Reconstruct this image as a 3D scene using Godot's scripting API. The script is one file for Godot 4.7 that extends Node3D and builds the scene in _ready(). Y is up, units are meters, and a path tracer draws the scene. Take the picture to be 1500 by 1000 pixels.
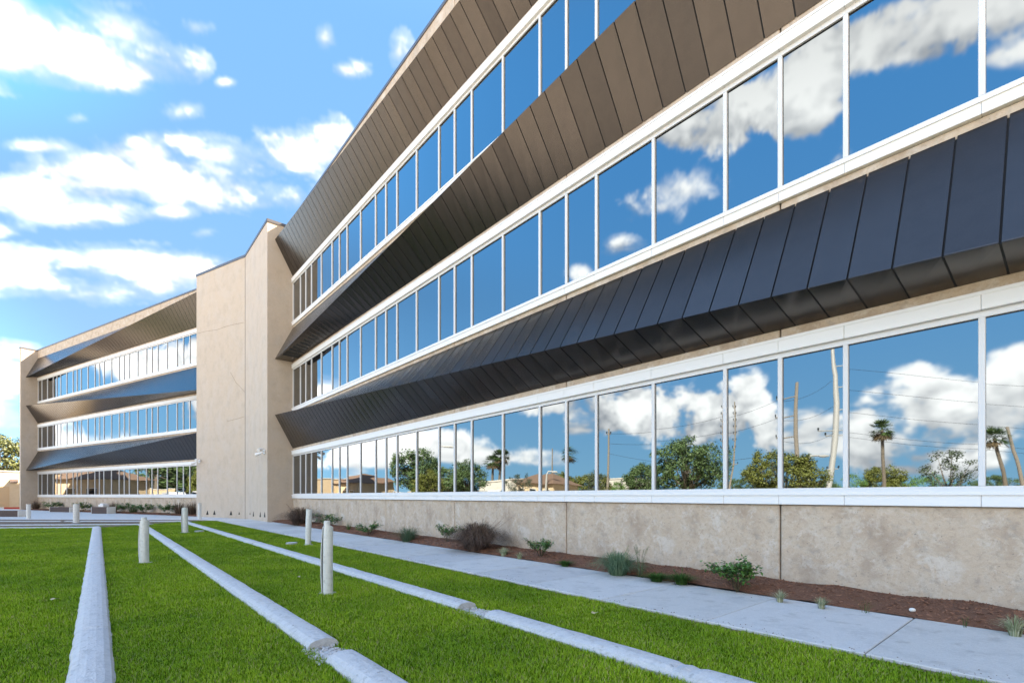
extends Node3D

# ---------------------------------------------------------------- camera calibration
const FOCAL := 714.0          # pixels, for the 1500 x 1000 photograph
const CX := 750.0
const HORIZON := 726.0
const EYE := 1.33
# right wing: x runs along the facade towards the camera, z out of it
const W1X := Vector3(0.648, 0, 0.762)
const W1Z := Vector3(-0.762, 0, 0.648)
const W1O := Vector3(3.91, 0, -7.14)
# far wing
const W2X := Vector3(0.8685, 0, 0.4957)
const W2Z := Vector3(-0.4957, 0, 0.8685)
const W2O := Vector3(-19.03, 0, -31.33)
const BAY := 4.27
const FLOOR_H := 4.4
const TOWER_S := 23.35
# cross curbs: from x, z to x, z, where they are broken, label
const CROSS := [[-17.25, -20.25, -36.0, -18.0, 0.5, "cross curb bordering the mown lawn"], [-16.55, -22.35, -38.0, -20.2, 0.45, "middle cross curb in bare soil"], [-16.5, -24.95, -40.0, -25.0, 0.27, "cross curb beside the plaza pavement"]]

var T1: Transform3D
var T2: Transform3D
var M := {}
var taken := {}
var rng := RandomNumberGenerator.new()

# ---------------------------------------------------------------- mesh collecting
class MB:
	var v := PackedVector3Array()
	var n := PackedVector3Array()
	var c := PackedColorArray()
	var uv := PackedVector2Array()
	var col := Color(1, 1, 1)
	func tri_n(a: Vector3, b: Vector3, d: Vector3, na: Vector3, nb: Vector3, nd: Vector3) -> void:
		# counter-clockwise from the front; stored clockwise
		if (b - a).cross(d - a).dot(na) >= 0.0:
			v.append(a); v.append(d); v.append(b)
			n.append(na); n.append(nd); n.append(nb)
		else:
			v.append(a); v.append(b); v.append(d)
			n.append(na); n.append(nb); n.append(nd)
		c.append(col); c.append(col); c.append(col)
	func tri(a: Vector3, b: Vector3, d: Vector3) -> void:
		var nn := (b - a).cross(d - a)
		if nn.length_squared() < 1e-16:
			return
		nn = nn.normalized()
		tri_n(a, b, d, nn, nn, nn)
	func quad(a: Vector3, b: Vector3, d: Vector3, e: Vector3) -> void:
		tri(a, b, d); tri(a, d, e)
	func tri_o(a: Vector3, b: Vector3, d: Vector3, from: Vector3) -> void:
		if (b - a).cross(d - a).dot((a + b + d) / 3.0 - from) < 0.0:
			tri(a, d, b)
		else:
			tri(a, b, d)
	func quad_o(a: Vector3, b: Vector3, d: Vector3, e: Vector3, from: Vector3) -> void:
		tri_o(a, b, d, from); tri_o(a, d, e, from)
	func hexa(p: Array) -> void:
		# p: 0-3 one face going round, 4-7 the opposite face in the same order
		var m := Vector3.ZERO
		for q in p: m += q
		m /= 8.0
		quad_o(p[0], p[1], p[2], p[3], m); quad_o(p[4], p[5], p[6], p[7], m)
		for i in 4:
			var j := (i + 1) % 4
			quad_o(p[i], p[j], p[j + 4], p[i + 4], m)
	func box(lo: Vector3, hi: Vector3) -> void:
		hexa([Vector3(lo.x, lo.y, lo.z), Vector3(hi.x, lo.y, lo.z), Vector3(hi.x, hi.y, lo.z), Vector3(lo.x, hi.y, lo.z),
			Vector3(lo.x, lo.y, hi.z), Vector3(hi.x, lo.y, hi.z), Vector3(hi.x, hi.y, hi.z), Vector3(lo.x, hi.y, hi.z)])
	func bevel_box(lo: Vector3, hi: Vector3, b: float) -> void:
		var m := (lo + hi) / 2.0
		var h := (hi - lo) / 2.0
		var P := {}
		for sx in [-1, 1]:
			for sy in [-1, 1]:
				for sz in [-1, 1]:
					P[[sx, sy, sz]] = [m + Vector3(h.x * sx, (h.y - b) * sy, (h.z - b) * sz), m + Vector3((h.x - b) * sx, h.y * sy, (h.z - b) * sz), m + Vector3((h.x - b) * sx, (h.y - b) * sy, h.z * sz)]
		for s in [-1, 1]:
			quad_o(P[[s, -1, -1]][0], P[[s, 1, -1]][0], P[[s, 1, 1]][0], P[[s, -1, 1]][0], m)
			quad_o(P[[-1, s, -1]][1], P[[1, s, -1]][1], P[[1, s, 1]][1], P[[-1, s, 1]][1], m)
			quad_o(P[[-1, -1, s]][2], P[[1, -1, s]][2], P[[1, 1, s]][2], P[[-1, 1, s]][2], m)
			for t in [-1, 1]:
				quad_o(P[[s, t, -1]][0], P[[s, t, 1]][0], P[[s, t, 1]][1], P[[s, t, -1]][1], m)
				quad_o(P[[s, -1, t]][0], P[[s, 1, t]][0], P[[s, 1, t]][2], P[[s, -1, t]][2], m)
				quad_o(P[[-1, s, t]][1], P[[1, s, t]][1], P[[1, s, t]][2], P[[-1, s, t]][2], m)
				for w in [-1, 1]:
					var k = P[[s, t, w]]
					tri_o(k[0], k[1], k[2], m)
	func tube(path: Array, radii: Array, sides := 8, cap := true) -> void:
		var rings := []
		for i in path.size():
			var a: Vector3 = path[max(i - 1, 0)]
			var b: Vector3 = path[min(i + 1, path.size() - 1)]
			var d := (b - a).normalized()
			var side := d.cross(Vector3(0, 0, 1) if absf(d.z) < 0.9 else Vector3(1, 0, 0)).normalized()
			var up := side.cross(d)
			var ring := []
			for k in sides:
				var t := TAU * k / sides
				var r: Vector3 = side * cos(t) + up * sin(t)
				ring.append([path[i] + r * radii[i], r])
			rings.append(ring)
		for i in path.size() - 1:
			for k in sides:
				var q := (k + 1) % sides
				var a = rings[i][k]; var b = rings[i][q]; var d = rings[i + 1][q]; var e = rings[i + 1][k]
				var nn: Vector3 = (b[0] - a[0]).cross(e[0] - a[0])
				if nn.dot(a[1]) >= 0.0:
					tri_n(a[0], b[0], d[0], a[1], b[1], d[1]); tri_n(a[0], d[0], e[0], a[1], d[1], e[1])
				else:
					tri_n(a[0], d[0], b[0], a[1], d[1], b[1]); tri_n(a[0], e[0], d[0], a[1], e[1], d[1])
		if cap:
			for e in [0, path.size() - 1]:
				var inside: Vector3 = path[1] if e == 0 else path[e - 1]
				for k in sides:
					tri_o(path[e], rings[e][k][0], rings[e][(k + 1) % sides][0], inside)
	func prism(poly: Array, y0: float, y1: float) -> void:
		# poly: points (x, z) of a plan outline
		var pts := PackedVector2Array()
		var mid := Vector3.ZERO
		for p in poly:
			pts.append(p); mid += Vector3(p.x, (y0 + y1) / 2.0, p.y)
		mid /= poly.size()
		var idx := Geometry2D.triangulate_polygon(pts)
		for i in range(0, idx.size(), 3):
			var a := pts[idx[i]]; var b := pts[idx[i + 1]]; var d := pts[idx[i + 2]]
			for y in [y0, y1]:
				tri_o(Vector3(a.x, y, a.y), Vector3(b.x, y, b.y), Vector3(d.x, y, d.y), mid)
		var area := 0.0
		for i in pts.size():
			var a := pts[i]; var b := pts[(i + 1) % pts.size()]
			area += a.x * b.y - b.x * a.y
		for i in pts.size():
			var a := pts[i]; var b := pts[(i + 1) % pts.size()]
			var e := b - a
			var out := Vector3(e.y, 0, -e.x) if area > 0 else Vector3(-e.y, 0, e.x)
			var q := [Vector3(a.x, y0, a.y), Vector3(b.x, y0, b.y), Vector3(b.x, y1, b.y), Vector3(a.x, y1, a.y)]
			if (q[1] - q[0]).cross(q[2] - q[0]).dot(out) > 0:
				quad(q[0], q[1], q[2], q[3])
			else:
				quad(q[3], q[2], q[1], q[0])
	func mesh() -> ArrayMesh:
		var m := ArrayMesh.new()
		if v.is_empty():
			return m
		var a := []
		a.resize(Mesh.ARRAY_MAX)
		a[Mesh.ARRAY_VERTEX] = v; a[Mesh.ARRAY_NORMAL] = n; a[Mesh.ARRAY_COLOR] = c
		if uv.size() == v.size():
			a[Mesh.ARRAY_TEX_UV] = uv
		m.add_surface_from_arrays(Mesh.PRIMITIVE_TRIANGLES, a)
		return m


# ---------------------------------------------------------------- naming and placing
func numbered(called: String) -> String:
	var k: int = taken.get(called, 0)
	taken[called] = k + 1
	return called if k == 0 else "%s_%03d" % [called, k]

func put(called: String, what, mat: Material, parent: Node = self, xf := Transform3D()) -> MeshInstance3D:
	var o := MeshInstance3D.new()
	o.mesh = what.mesh() if what is MB else what
	o.material_override = mat
	o.transform = xf
	o.name = numbered(called) if parent == self else called
	parent.add_child(o, true)
	return o

func thing(called: String, label: String, category: String, at := Vector3.ZERO, turn := 0.0, group := "") -> Node3D:
	var o := Node3D.new()
	o.name = numbered(called)
	add_child(o, true)
	o.position = at
	o.rotation.y = turn
	tag(o, label, category, group)
	return o

func tag(o: Node, label: String, category: String, group := "") -> void:
	o.set_meta("label", label)
	o.set_meta("category", category)
	if group: o.set_meta("group", group)

func kind(o: Node, k: String) -> Node:
	o.set_meta("kind", k)
	return o

# along-facade distance s (away from the camera) and distance v out of the right wing's facade
func sv(s: float, v: float, y := 0.0) -> Vector3:
	return W1O - W1X * s + W1Z * v + Vector3(0, y, 0)

# a ground point seen at a pixel of the photograph
func ground(px: float, py: float) -> Vector3:
	var d := FOCAL * EYE / (py - HORIZON)
	return Vector3((px - CX) / FOCAL * d, 0, -d)

func seen_at(px: float, d: float) -> Vector3:
	return Vector3((px - CX) / FOCAL * d, 0, -d)

# where a thing really stands whose mirror image shows in the right wing's windows
func mirrored(px: float, d: float) -> Vector3:
	var p := seen_at(px, d) - W1O
	return W1O + p - W1Z * 2.0 * p.dot(W1Z)

func mirrored_far(px: float, d: float) -> Vector3:
	var p := seen_at(px, d) - W2O
	return W2O + p - W2Z * 2.0 * p.dot(W2Z)


# ---------------------------------------------------------------- materials
func noise_bytes(sd: int, freq: float, oct: int, size: int, warp := 0.0, type := FastNoiseLite.TYPE_SIMPLEX_SMOOTH) -> PackedByteArray:
	var f := FastNoiseLite.new()
	f.seed = sd; f.frequency = freq; f.noise_type = type
	f.fractal_type = FastNoiseLite.FRACTAL_FBM; f.fractal_octaves = oct
	if warp > 0.0:
		f.domain_warp_enabled = true; f.domain_warp_amplitude = warp; f.domain_warp_frequency = freq * 0.8
	return f.get_seamless_image(size, size).get_data()

# layers: [bytes, colour, threshold, softness, strength]; each lays a colour where its noise passes the threshold
func layered(size: int, base: Color, layers: Array, grain := 0.0, sd := 1) -> ImageTexture:
	var r := RandomNumberGenerator.new()
	r.seed = sd
	var data := PackedByteArray()
	data.resize(size * size * 3)
	for i in size * size:
		var cr := base.r; var cg := base.g; var cb := base.b
		for l in layers:
			var t: float = (l[0][i] / 255.0 - l[2]) / l[3]
			if t <= 0.0: continue
			t = minf(t, 1.0) * l[4]
			var k: Color = l[1]
			cr += (k.r - cr) * t; cg += (k.g - cg) * t; cb += (k.b - cb) * t
		if grain > 0.0:
			var g := 1.0 + (r.randf() - 0.5) * grain
			cr *= g; cg *= g; cb *= g
		data[i * 3] = int(clampf(cr, 0, 1) * 255.0); data[i * 3 + 1] = int(clampf(cg, 0, 1) * 255.0); data[i * 3 + 2] = int(clampf(cb, 0, 1) * 255.0)
	var im := Image.create_from_data(size, size, false, Image.FORMAT_RGB8, data)
	return ImageTexture.create_from_image(im)

func bump(sd: int, freq: float, oct: int, size: int, strength: float, warp := 0.0) -> ImageTexture:
	var im := Image.create_from_data(size, size, false, Image.FORMAT_L8, noise_bytes(sd, freq, oct, size, warp))
	im.convert(Image.FORMAT_RGBA8)
	im.bump_map_to_normal_map(strength)
	return ImageTexture.create_from_image(im)

func lin(r: float, g: float, b: float) -> Color:
	return Color(r, g, b).linear_to_srgb()

func plain(c: Color, rough: float, metal := 0.0) -> StandardMaterial3D:
	var m := StandardMaterial3D.new()
	m.albedo_color = c; m.roughness = rough; m.metallic = metal
	return m

func world_mapped(m: StandardMaterial3D, metres: float) -> StandardMaterial3D:
	m.uv1_triplanar = true; m.uv1_world_triplanar = true
	m.uv1_scale = Vector3.ONE / metres
	return m

func textured(t: Texture2D, metres: float, rough: float, nt: Texture2D = null, ns := 1.0) -> StandardMaterial3D:
	var m := plain(Color.WHITE, rough)
	m.albedo_texture = t
	if nt:
		m.normal_enabled = true; m.normal_texture = nt; m.normal_scale = ns
	return world_mapped(m, metres)

func make_materials() -> void:
	var S := 768
	var big := noise_bytes(3, 0.006, 4, S, 40.0)
	var mid := noise_bytes(7, 0.016, 5, S, 60.0)
	var fine := noise_bytes(11, 0.06, 4, S, 12.0)
	var pits := noise_bytes(19, 0.11, 2, S)
	var wisps := noise_bytes(29, 0.011, 5, S, 110.0)
	# weathered warm precast concrete: blotches, pale efflorescence, grey smears, pits
	var conc := layered(S, lin(0.5, 0.39, 0.285), [
		[big, lin(0.36, 0.27, 0.195), 0.5, 0.35, 0.75], [mid, lin(0.54, 0.46, 0.37), 0.52, 0.35, 0.5],
		[wisps, lin(0.64, 0.585, 0.52), 0.57, 0.3, 0.55], [fine, lin(0.34, 0.25, 0.18), 0.56, 0.3, 0.45], [noise_bytes(43, 0.04, 5, S, 50.0), lin(0.62, 0.54, 0.45), 0.6, 0.25, 0.45],
		[noise_bytes(41, 0.02, 4, S, 30.0), lin(0.26, 0.225, 0.195), 0.68, 0.25, 0.4], [pits, lin(0.16, 0.14, 0.12), 0.86, 0.05, 0.7]], 0.07, 2)
	var cb := bump(13, 0.03, 5, 512, 3.0, 20.0)
	M.concrete = textured(conc, 3.7, 0.9, cb, 0.5)
	M.concrete.uv1_world_triplanar = false
	# smoother cast concrete of the stair tower, with upright form streaks
	var streak := noise_bytes(53, 0.012, 4, S, 20.0)
	var conc2 := layered(S, lin(0.5, 0.405, 0.31), [[big, lin(0.5, 0.43, 0.36), 0.45, 0.4, 0.8], [streak, lin(0.36, 0.295, 0.235), 0.5, 0.4, 0.45],
		[mid, lin(0.4, 0.325, 0.25), 0.6, 0.3, 0.3], [fine, lin(0.54, 0.48, 0.42), 0.64, 0.2, 0.4], [pits, lin(0.28, 0.23, 0.19), 0.88, 0.05, 0.35]], 0.06, 3)
	M.tower = textured(conc2, 5.3, 0.9, cb, 0.4)
	M.tower.uv1_scale = Vector3(1 / 5.3, 1 / 9.0, 1 / 5.3)
	var walk := layered(512, lin(0.55, 0.53, 0.51), [[noise_bytes(61, 0.01, 4, 512, 40.0), lin(0.47, 0.455, 0.44), 0.5, 0.3, 0.7], [noise_bytes(62, 0.05, 4, 512), lin(0.61, 0.595, 0.575), 0.55, 0.3, 0.5],
		[noise_bytes(64, 0.014, 5, 512, 50.0), lin(0.36, 0.34, 0.32), 0.7, 0.2, 0.5], [noise_bytes(63, 0.16, 2, 512), lin(0.3, 0.3, 0.3), 0.86, 0.05, 0.5]], 0.1, 4)
	M.walk = textured(walk, 2.3, 0.92, bump(65, 0.15, 4, 512, 3.0), 0.35)
	M.walk_b = M.walk.duplicate(); M.walk_b.albedo_color = lin(0.9, 0.9, 0.91)
	M.walk_c = M.walk.duplicate(); M.walk_c.albedo_color = lin(0.95, 0.945, 0.93)
	var curb := layered(512, lin(0.5, 0.49, 0.485), [[noise_bytes(71, 0.02, 4, 512, 40.0), lin(0.4, 0.39, 0.385), 0.5, 0.3, 0.8], [noise_bytes(72, 0.07, 4, 512), lin(0.58, 0.57, 0.565), 0.55, 0.3, 0.6],
		[noise_bytes(73, 0.03, 4, 512, 30.0), lin(0.2, 0.19, 0.17), 0.73, 0.1, 0.6], [noise_bytes(74, 0.15, 2, 512), lin(0.18, 0.17, 0.16), 0.82, 0.06, 0.7]], 0.12, 5)
	M.curb = textured(curb, 1.1, 0.95, bump(75, 0.08, 5, 512, 6.0), 0.35)
	var soil := layered(512, lin(0.16, 0.115, 0.08), [[noise_bytes(81, 0.03, 5, 512, 20.0), lin(0.09, 0.065, 0.045), 0.5, 0.3, 0.8], [noise_bytes(82, 0.12, 3, 512), lin(0.24, 0.17, 0.12), 0.58, 0.2, 0.7]], 0.3, 6)
	M.soil = textured(soil, 0.9, 1.0, bump(83, 0.12, 4, 512, 8.0), 1.0)
	var mulch := layered(512, lin(0.17, 0.075, 0.04), [[noise_bytes(85, 0.06, 5, 512, 20.0), lin(0.08, 0.035, 0.02), 0.5, 0.3, 0.8], [noise_bytes(86, 0.14, 3, 512), lin(0.27, 0.125, 0.07), 0.56, 0.2, 0.7]], 0.35, 7)
	M.mulch = textured(mulch, 0.6, 1.0, bump(87, 0.16, 4, 512, 10.0), 1.0)
	var turf := layered(512, lin(0.13, 0.2, 0.02), [[noise_bytes(91, 0.05, 5, 512, 20.0), lin(0.07, 0.11, 0.015), 0.5, 0.3, 0.8], [noise_bytes(92, 0.15, 3, 512), lin(0.1, 0.16, 0.035), 0.56, 0.2, 0.7]], 0.3, 8)
	M.turf = textured(turf, 0.8, 1.0)
	var lot := layered(512, lin(0.42, 0.37, 0.305), [[noise_bytes(95, 0.008, 5, 512, 60.0), lin(0.34, 0.29, 0.23), 0.5, 0.3, 0.8], [noise_bytes(96, 0.09, 4, 512), lin(0.48, 0.43, 0.365), 0.55, 0.3, 0.6]], 0.2, 9)
	M.lot = textured(lot, 9.0, 0.95)
	# painted and anodised metal
	M.white = plain(lin(0.75, 0.73, 0.705), 0.5)
	M.frame = plain(lin(0.64, 0.625, 0.61), 0.45)
	var brushed := layered(512, lin(0.082, 0.073, 0.068), [[noise_bytes(101, 0.012, 4, 512, 30.0), lin(0.07, 0.063, 0.06), 0.5, 0.3, 0.7], [noise_bytes(102, 0.2, 2, 512), lin(0.092, 0.083, 0.077), 0.55, 0.3, 0.6]], 0.12, 10)
	M.panels = []
	for k in 4:
		var m := textured(brushed, 1.7, 0.25 + 0.02 * k)
		m.metallic = 0.92
		m.albedo_color = lin(1.0 - 0.05 * k, 1.0 - 0.052 * k, 1.0 - 0.05 * k)
		m.uv1_offset = Vector3(0.31 * k, 0.17 * k, 0.23 * k)
		M.panels.append(m)
	M.groove = plain(lin(0.012, 0.012, 0.013), 0.8)
	M.coping = plain(lin(0.11, 0.1, 0.1), 0.4, 0.3)
	M.glass = plain(lin(0.185, 0.2, 0.208), 0.012, 1.0)
	M.gasket = plain(lin(0.03, 0.03, 0.033), 0.6)
	M.roofing = plain(lin(0.5, 0.49, 0.47), 0.9)
	var pipe := layered(512, lin(0.66, 0.66, 0.63), [[noise_bytes(111, 0.02, 4, 512, 30.0), lin(0.55, 0.55, 0.52), 0.5, 0.3, 0.7], [noise_bytes(112, 0.03, 4, 512, 30.0), lin(0.42, 0.4, 0.36), 0.7, 0.15, 0.6]], 0.03, 11)
	M.pipe = textured(pipe, 0.9, 0.4)
	M.pipe_inside = plain(lin(0.3, 0.3, 0.29), 0.6)
	M.leaf = leafy(); M.blade = leafy()
	M.blade.backlight = Color(0.45, 0.55, 0.12); M.blade.roughness = 0.9; M.blade.metallic_specular = 0.2
	M.bark = textured(layered(256, lin(0.2, 0.17, 0.135), [[noise_bytes(121, 0.05, 4, 256, 20.0), lin(0.11, 0.09, 0.07), 0.5, 0.2, 0.8]], 0.2, 12), 0.8, 0.95)
	M.timber = textured(layered(256, lin(0.29, 0.255, 0.215), [[noise_bytes(131, 0.05, 4, 256, 20.0), lin(0.2, 0.17, 0.14), 0.5, 0.2, 0.8]], 0.2, 13), 1.1, 0.9)
	M.steel = plain(lin(0.5, 0.5, 0.49), 0.5, 0.2)
	M.brown_board = textured(layered(256, lin(0.085, 0.055, 0.045), [[noise_bytes(141, 0.05, 4, 256, 30.0), lin(0.05, 0.033, 0.028), 0.5, 0.2, 0.8]], 0.2, 14), 0.7, 0.7)
	M.stucco = textured(layered(256, lin(0.68, 0.54, 0.36), [[noise_bytes(151, 0.02, 4, 256, 30.0), lin(0.62, 0.48, 0.31), 0.5, 0.3, 0.8]], 0.06, 15), 2.5, 0.95)
	M.stucco_white = textured(layered(256, lin(0.72, 0.69, 0.63), [[noise_bytes(152, 0.02, 4, 256, 30.0), lin(0.6, 0.56, 0.5), 0.5, 0.3, 0.7]], 0.06, 16), 2.5, 0.95)
	M.tan_door = plain(lin(0.6, 0.43, 0.25), 0.7)
	M.shingle = plain(lin(0.2, 0.13, 0.09), 0.9)
	M.dark_glass = plain(lin(0.03, 0.035, 0.04), 0.05)
	M.red_paint = plain(lin(0.5, 0.06, 0.04), 0.6)
	M.black = plain(lin(0.015, 0.013, 0.012), 0.9)
	M.rubber = plain(lin(0.02, 0.02, 0.02), 0.8)
	M.car_white = plain(lin(0.7, 0.7, 0.7), 0.25)
	M.car_white.clearcoat_enabled = true

func leafy() -> StandardMaterial3D:
	var m := plain(Color.WHITE, 0.55)
	m.vertex_color_use_as_albedo = true
	m.backlight_enabled = true
	m.backlight = Color(0.25, 0.3, 0.1)
	m.cull_mode = BaseMaterial3D.CULL_DISABLED
	return m


# ---------------------------------------------------------------- sky
func towards(px: float, py: float, how: int) -> Vector3:
	var d := Vector3(px - CX, HORIZON - py, -FOCAL).normalized()
	if how == 1: d -= W1Z * 2.0 * d.dot(W1Z)
	if how == 2: d -= W2Z * 2.0 * d.dot(W2Z)
	return d

func sky_texture(sun: Vector3) -> ImageTexture:
	var W := 2048
	var H := 1024
	var half := H / 2
	var F := PackedFloat32Array(); F.resize(W * half)
	var G := PackedFloat32Array(); G.resize(W * half)
	var B := PackedFloat32Array(); B.resize(W * half)
	var blobs := []
	# [how seen (0 straight, 1 mirrored in the right wing), x, y, half width, half height, greyness of its base]
	for b in [[-120, 40, 150, 75], [20, 40, 140, 62], [130, 60, 110, 52], [225, 95, 70, 30], [70, 112, 90, 26], [150, 122, 60, 20], [285, 40, 24, 10], [113, 173, 16, 7], [478, 55, 13, 20], [512, 101, 28, 12], [588, 72, 16, 26],
		[215, 215, 70, 24], [130, 245, 90, 24], [300, 228, 130, 40], [425, 218, 80, 36], [270, 165, 34, 14], [330, 268, 120, 34], [405, 292, 62, 22], [160, 265, 70, 22], [60, 214, 46, 10], [480, 205, 32, 34],
		[15, 287, 75, 26], [120, 312, 80, 18], [250, 312, 34, 9], [300, 342, 22, 8], [-10, 335, 50, 12],
		[60, 388, 130, 28], [185, 396, 120, 34], [300, 388, 70, 22], [90, 424, 170, 20], [-60, 410, 120, 28], [10, 560, 70, 50], [-90, 600, 120, 40], [330, 120, 14, 6], [560, 170, 16, 20]]:
		blobs.append([0, b[0], b[1], b[2], b[3], 0.3])
	for b in [[1345, 585, 95, 62, .6], [1290, 630, 70, 60, .7], [1420, 640, 70, 70, .8], [1360, 670, 120, 40, .9], [1500, 580, 60, 70, .6], [1580, 560, 110, 90, .7], [1095, 568, 38, 42, .5], [1080, 600, 45, 40, .8], [1125, 620, 34, 36, .6], [1190, 620, 45, 36, .5], [1170, 660, 80, 24, .7],
		[1010, 585, 70, 45, .6], [965, 610, 60, 35, .7], [1030, 630, 60, 30, .9], [920, 600, 70, 30, 1.0], [880, 590, 60, 30, .8], [850, 620, 45, 24, .9], [760, 668, 50, 18, .4], [815, 672, 40, 20, .4], [700, 665, 40, 26, .5], [660, 650, 40, 34, .5], [610, 650, 50, 30, .6], [560, 660, 50, 26, .6], [510, 670, 40, 24, .6],
		[985, 282, 66, 38, .35], [940, 300, 34, 22, .3], [908, 362, 32, 14, .3], [842, 402, 28, 16, .4], [990, 190, 90, 40, .7], [1090, 150, 110, 60, .75], [1190, 160, 60, 80, .7], [1300, 60, 170, 60, .85], [1430, 20, 160, 60, .85], [900, 540, 80, 36, 1.1], [840, 560, 60, 30, 1.1], [940, 500, 80, 40, 1.1], [790, 590, 40, 18, .5], [740, 560, 40, 30, .4], [470, 572, 24, 26, .3], [440, 590, 40, 22, .3], [1480, 90, 60, 30, .4]]:
		blobs.append([1, b[0], b[1], b[2], b[3], b[4]])
	for b in blobs:
		var c := towards(b[1], b[2], b[0])
		var e1 := towards(b[1] + b[3], b[2], b[0])
		var e2 := towards(b[1], b[2] + b[4], b[0])
		var az := fposmod(atan2(c.x, -c.z), TAU)
		var el := asin(c.y)
		var ra := absf(angle_difference(atan2(c.x, -c.z), atan2(e1.x, -e1.z)))
		var re := absf(asin(e2.y) - el)
		b.append_array([az, el, ra, re])
	# the rest of the sky carries the same kind of broken cumulus
	var r := RandomNumberGenerator.new()
	r.seed = 77
	var spots := []
	for i in 190:
		var a := r.randf() * TAU
		var el := asin(0.05 + 0.93 * r.randf())
		var free := true
		for b in blobs:
			if absf(angle_difference(a, b[6])) < b[8] + 0.12 / cos(el) and absf(el - b[7]) < b[9] + 0.1:
				free = false
		# the upper sheets of the fins mirror clear blue
		if Vector3(sin(a) * cos(el), 0, -cos(a) * cos(el)).dot(W1Z) > -0.15 and el > 0.95: free = false
		# the clear parts that the photograph shows stay clear
		var d := Vector3(sin(a) * cos(el), sin(el), -cos(a) * cos(el))
		for how in [0, 1]:
			var q := d
			if how == 1: q -= W1Z * 2.0 * q.dot(W1Z)
			if q.z < 0.0:
				var px := CX - q.x / q.z * FOCAL
				var py := HORIZON + q.y / q.z * FOCAL
				if px > -60 and px < 1560 and py > -60 and not (how == 0 and px > 760):
					free = false
		if free: spots.append([a, el])
	for sp in spots:
		var n := r.randi_range(3, 6)
		var sz := r.randf_range(0.05, 0.13)
		for k in n:
			blobs.append([3, 0, 0, 0, 0, 0.6, fposmod(sp[0] + r.randf_range(-1.6, 1.6) * sz / cos(sp[1]), TAU), maxf(0.03, sp[1] + r.randf_range(-0.3, 0.5) * sz), sz * r.randf_range(0.6, 1.2) / cos(sp[1]), sz * r.randf_range(0.35, 0.7)])
	for b in blobs:
		var az: float = b[6]; var el: float = b[7]; var ra: float = b[8] * 1.4; var re: float = b[9] * 1.4
		var gr := 1.8 if b[0] < 3 else 1.0
		ra *= gr; re *= gr
		var x0 := int((az - ra) / TAU * W); var x1 := int((az + ra) / TAU * W) + 1
		var y0 := maxi(int((el - re) / (PI / 2) * half), 0); var y1 := mini(int((el + re) / (PI / 2) * half) + 1, half - 1)
		for y in range(y0, y1 + 1):
			var dy := ((y + 0.5) / half * PI / 2 - el) / re
			var e2 := (y + 0.5) / half * PI / 2
			for x in range(x0, x1 + 1):
				var a2 := (x + 0.5) / W * TAU
				var dx := (a2 - az) / ra
				if b[0] < 3:
					# a cloud seen in the photograph or in the glass keeps its level base
					var q3 := Vector3(sin(a2) * cos(e2), sin(e2), -cos(a2) * cos(e2))
					if b[0] == 1: q3 -= W1Z * 2.0 * q3.dot(W1Z)
					if q3.z > -0.05: continue
					dx = (CX - q3.x / q3.z * FOCAL - b[1]) / (b[3] * 1.4)
					dy = -(HORIZON + q3.y / q3.z * FOCAL - b[2]) / (b[4] * 1.4)
				var q := 1.0 - dx * dx - dy * dy
				if q <= 0.0: continue
				q = q * q
				var i := y * W + posmod(x, W)
				F[i] += q; G[i] += q * dy; B[i] += q * b[5]
	var f := FastNoiseLite.new()
	f.seed = 5; f.frequency = 6.5; f.fractal_octaves = 6; f.fractal_gain = 0.5; f.fractal_lacunarity = 2.1; f.noise_type = FastNoiseLite.TYPE_SIMPLEX_SMOOTH
	f.domain_warp_enabled = true; f.domain_warp_amplitude = 0.05; f.domain_warp_frequency = 7.0; f.domain_warp_fractal_octaves = 3
	var f2 := FastNoiseLite.new()
	f2.seed = 9; f2.frequency = 9.0; f2.fractal_octaves = 5; f2.fractal_type = FastNoiseLite.FRACTAL_PING_PONG; f2.fractal_ping_pong_strength = 1.6
	var data := PackedFloat32Array()
	data.resize(W * H * 3)
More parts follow.
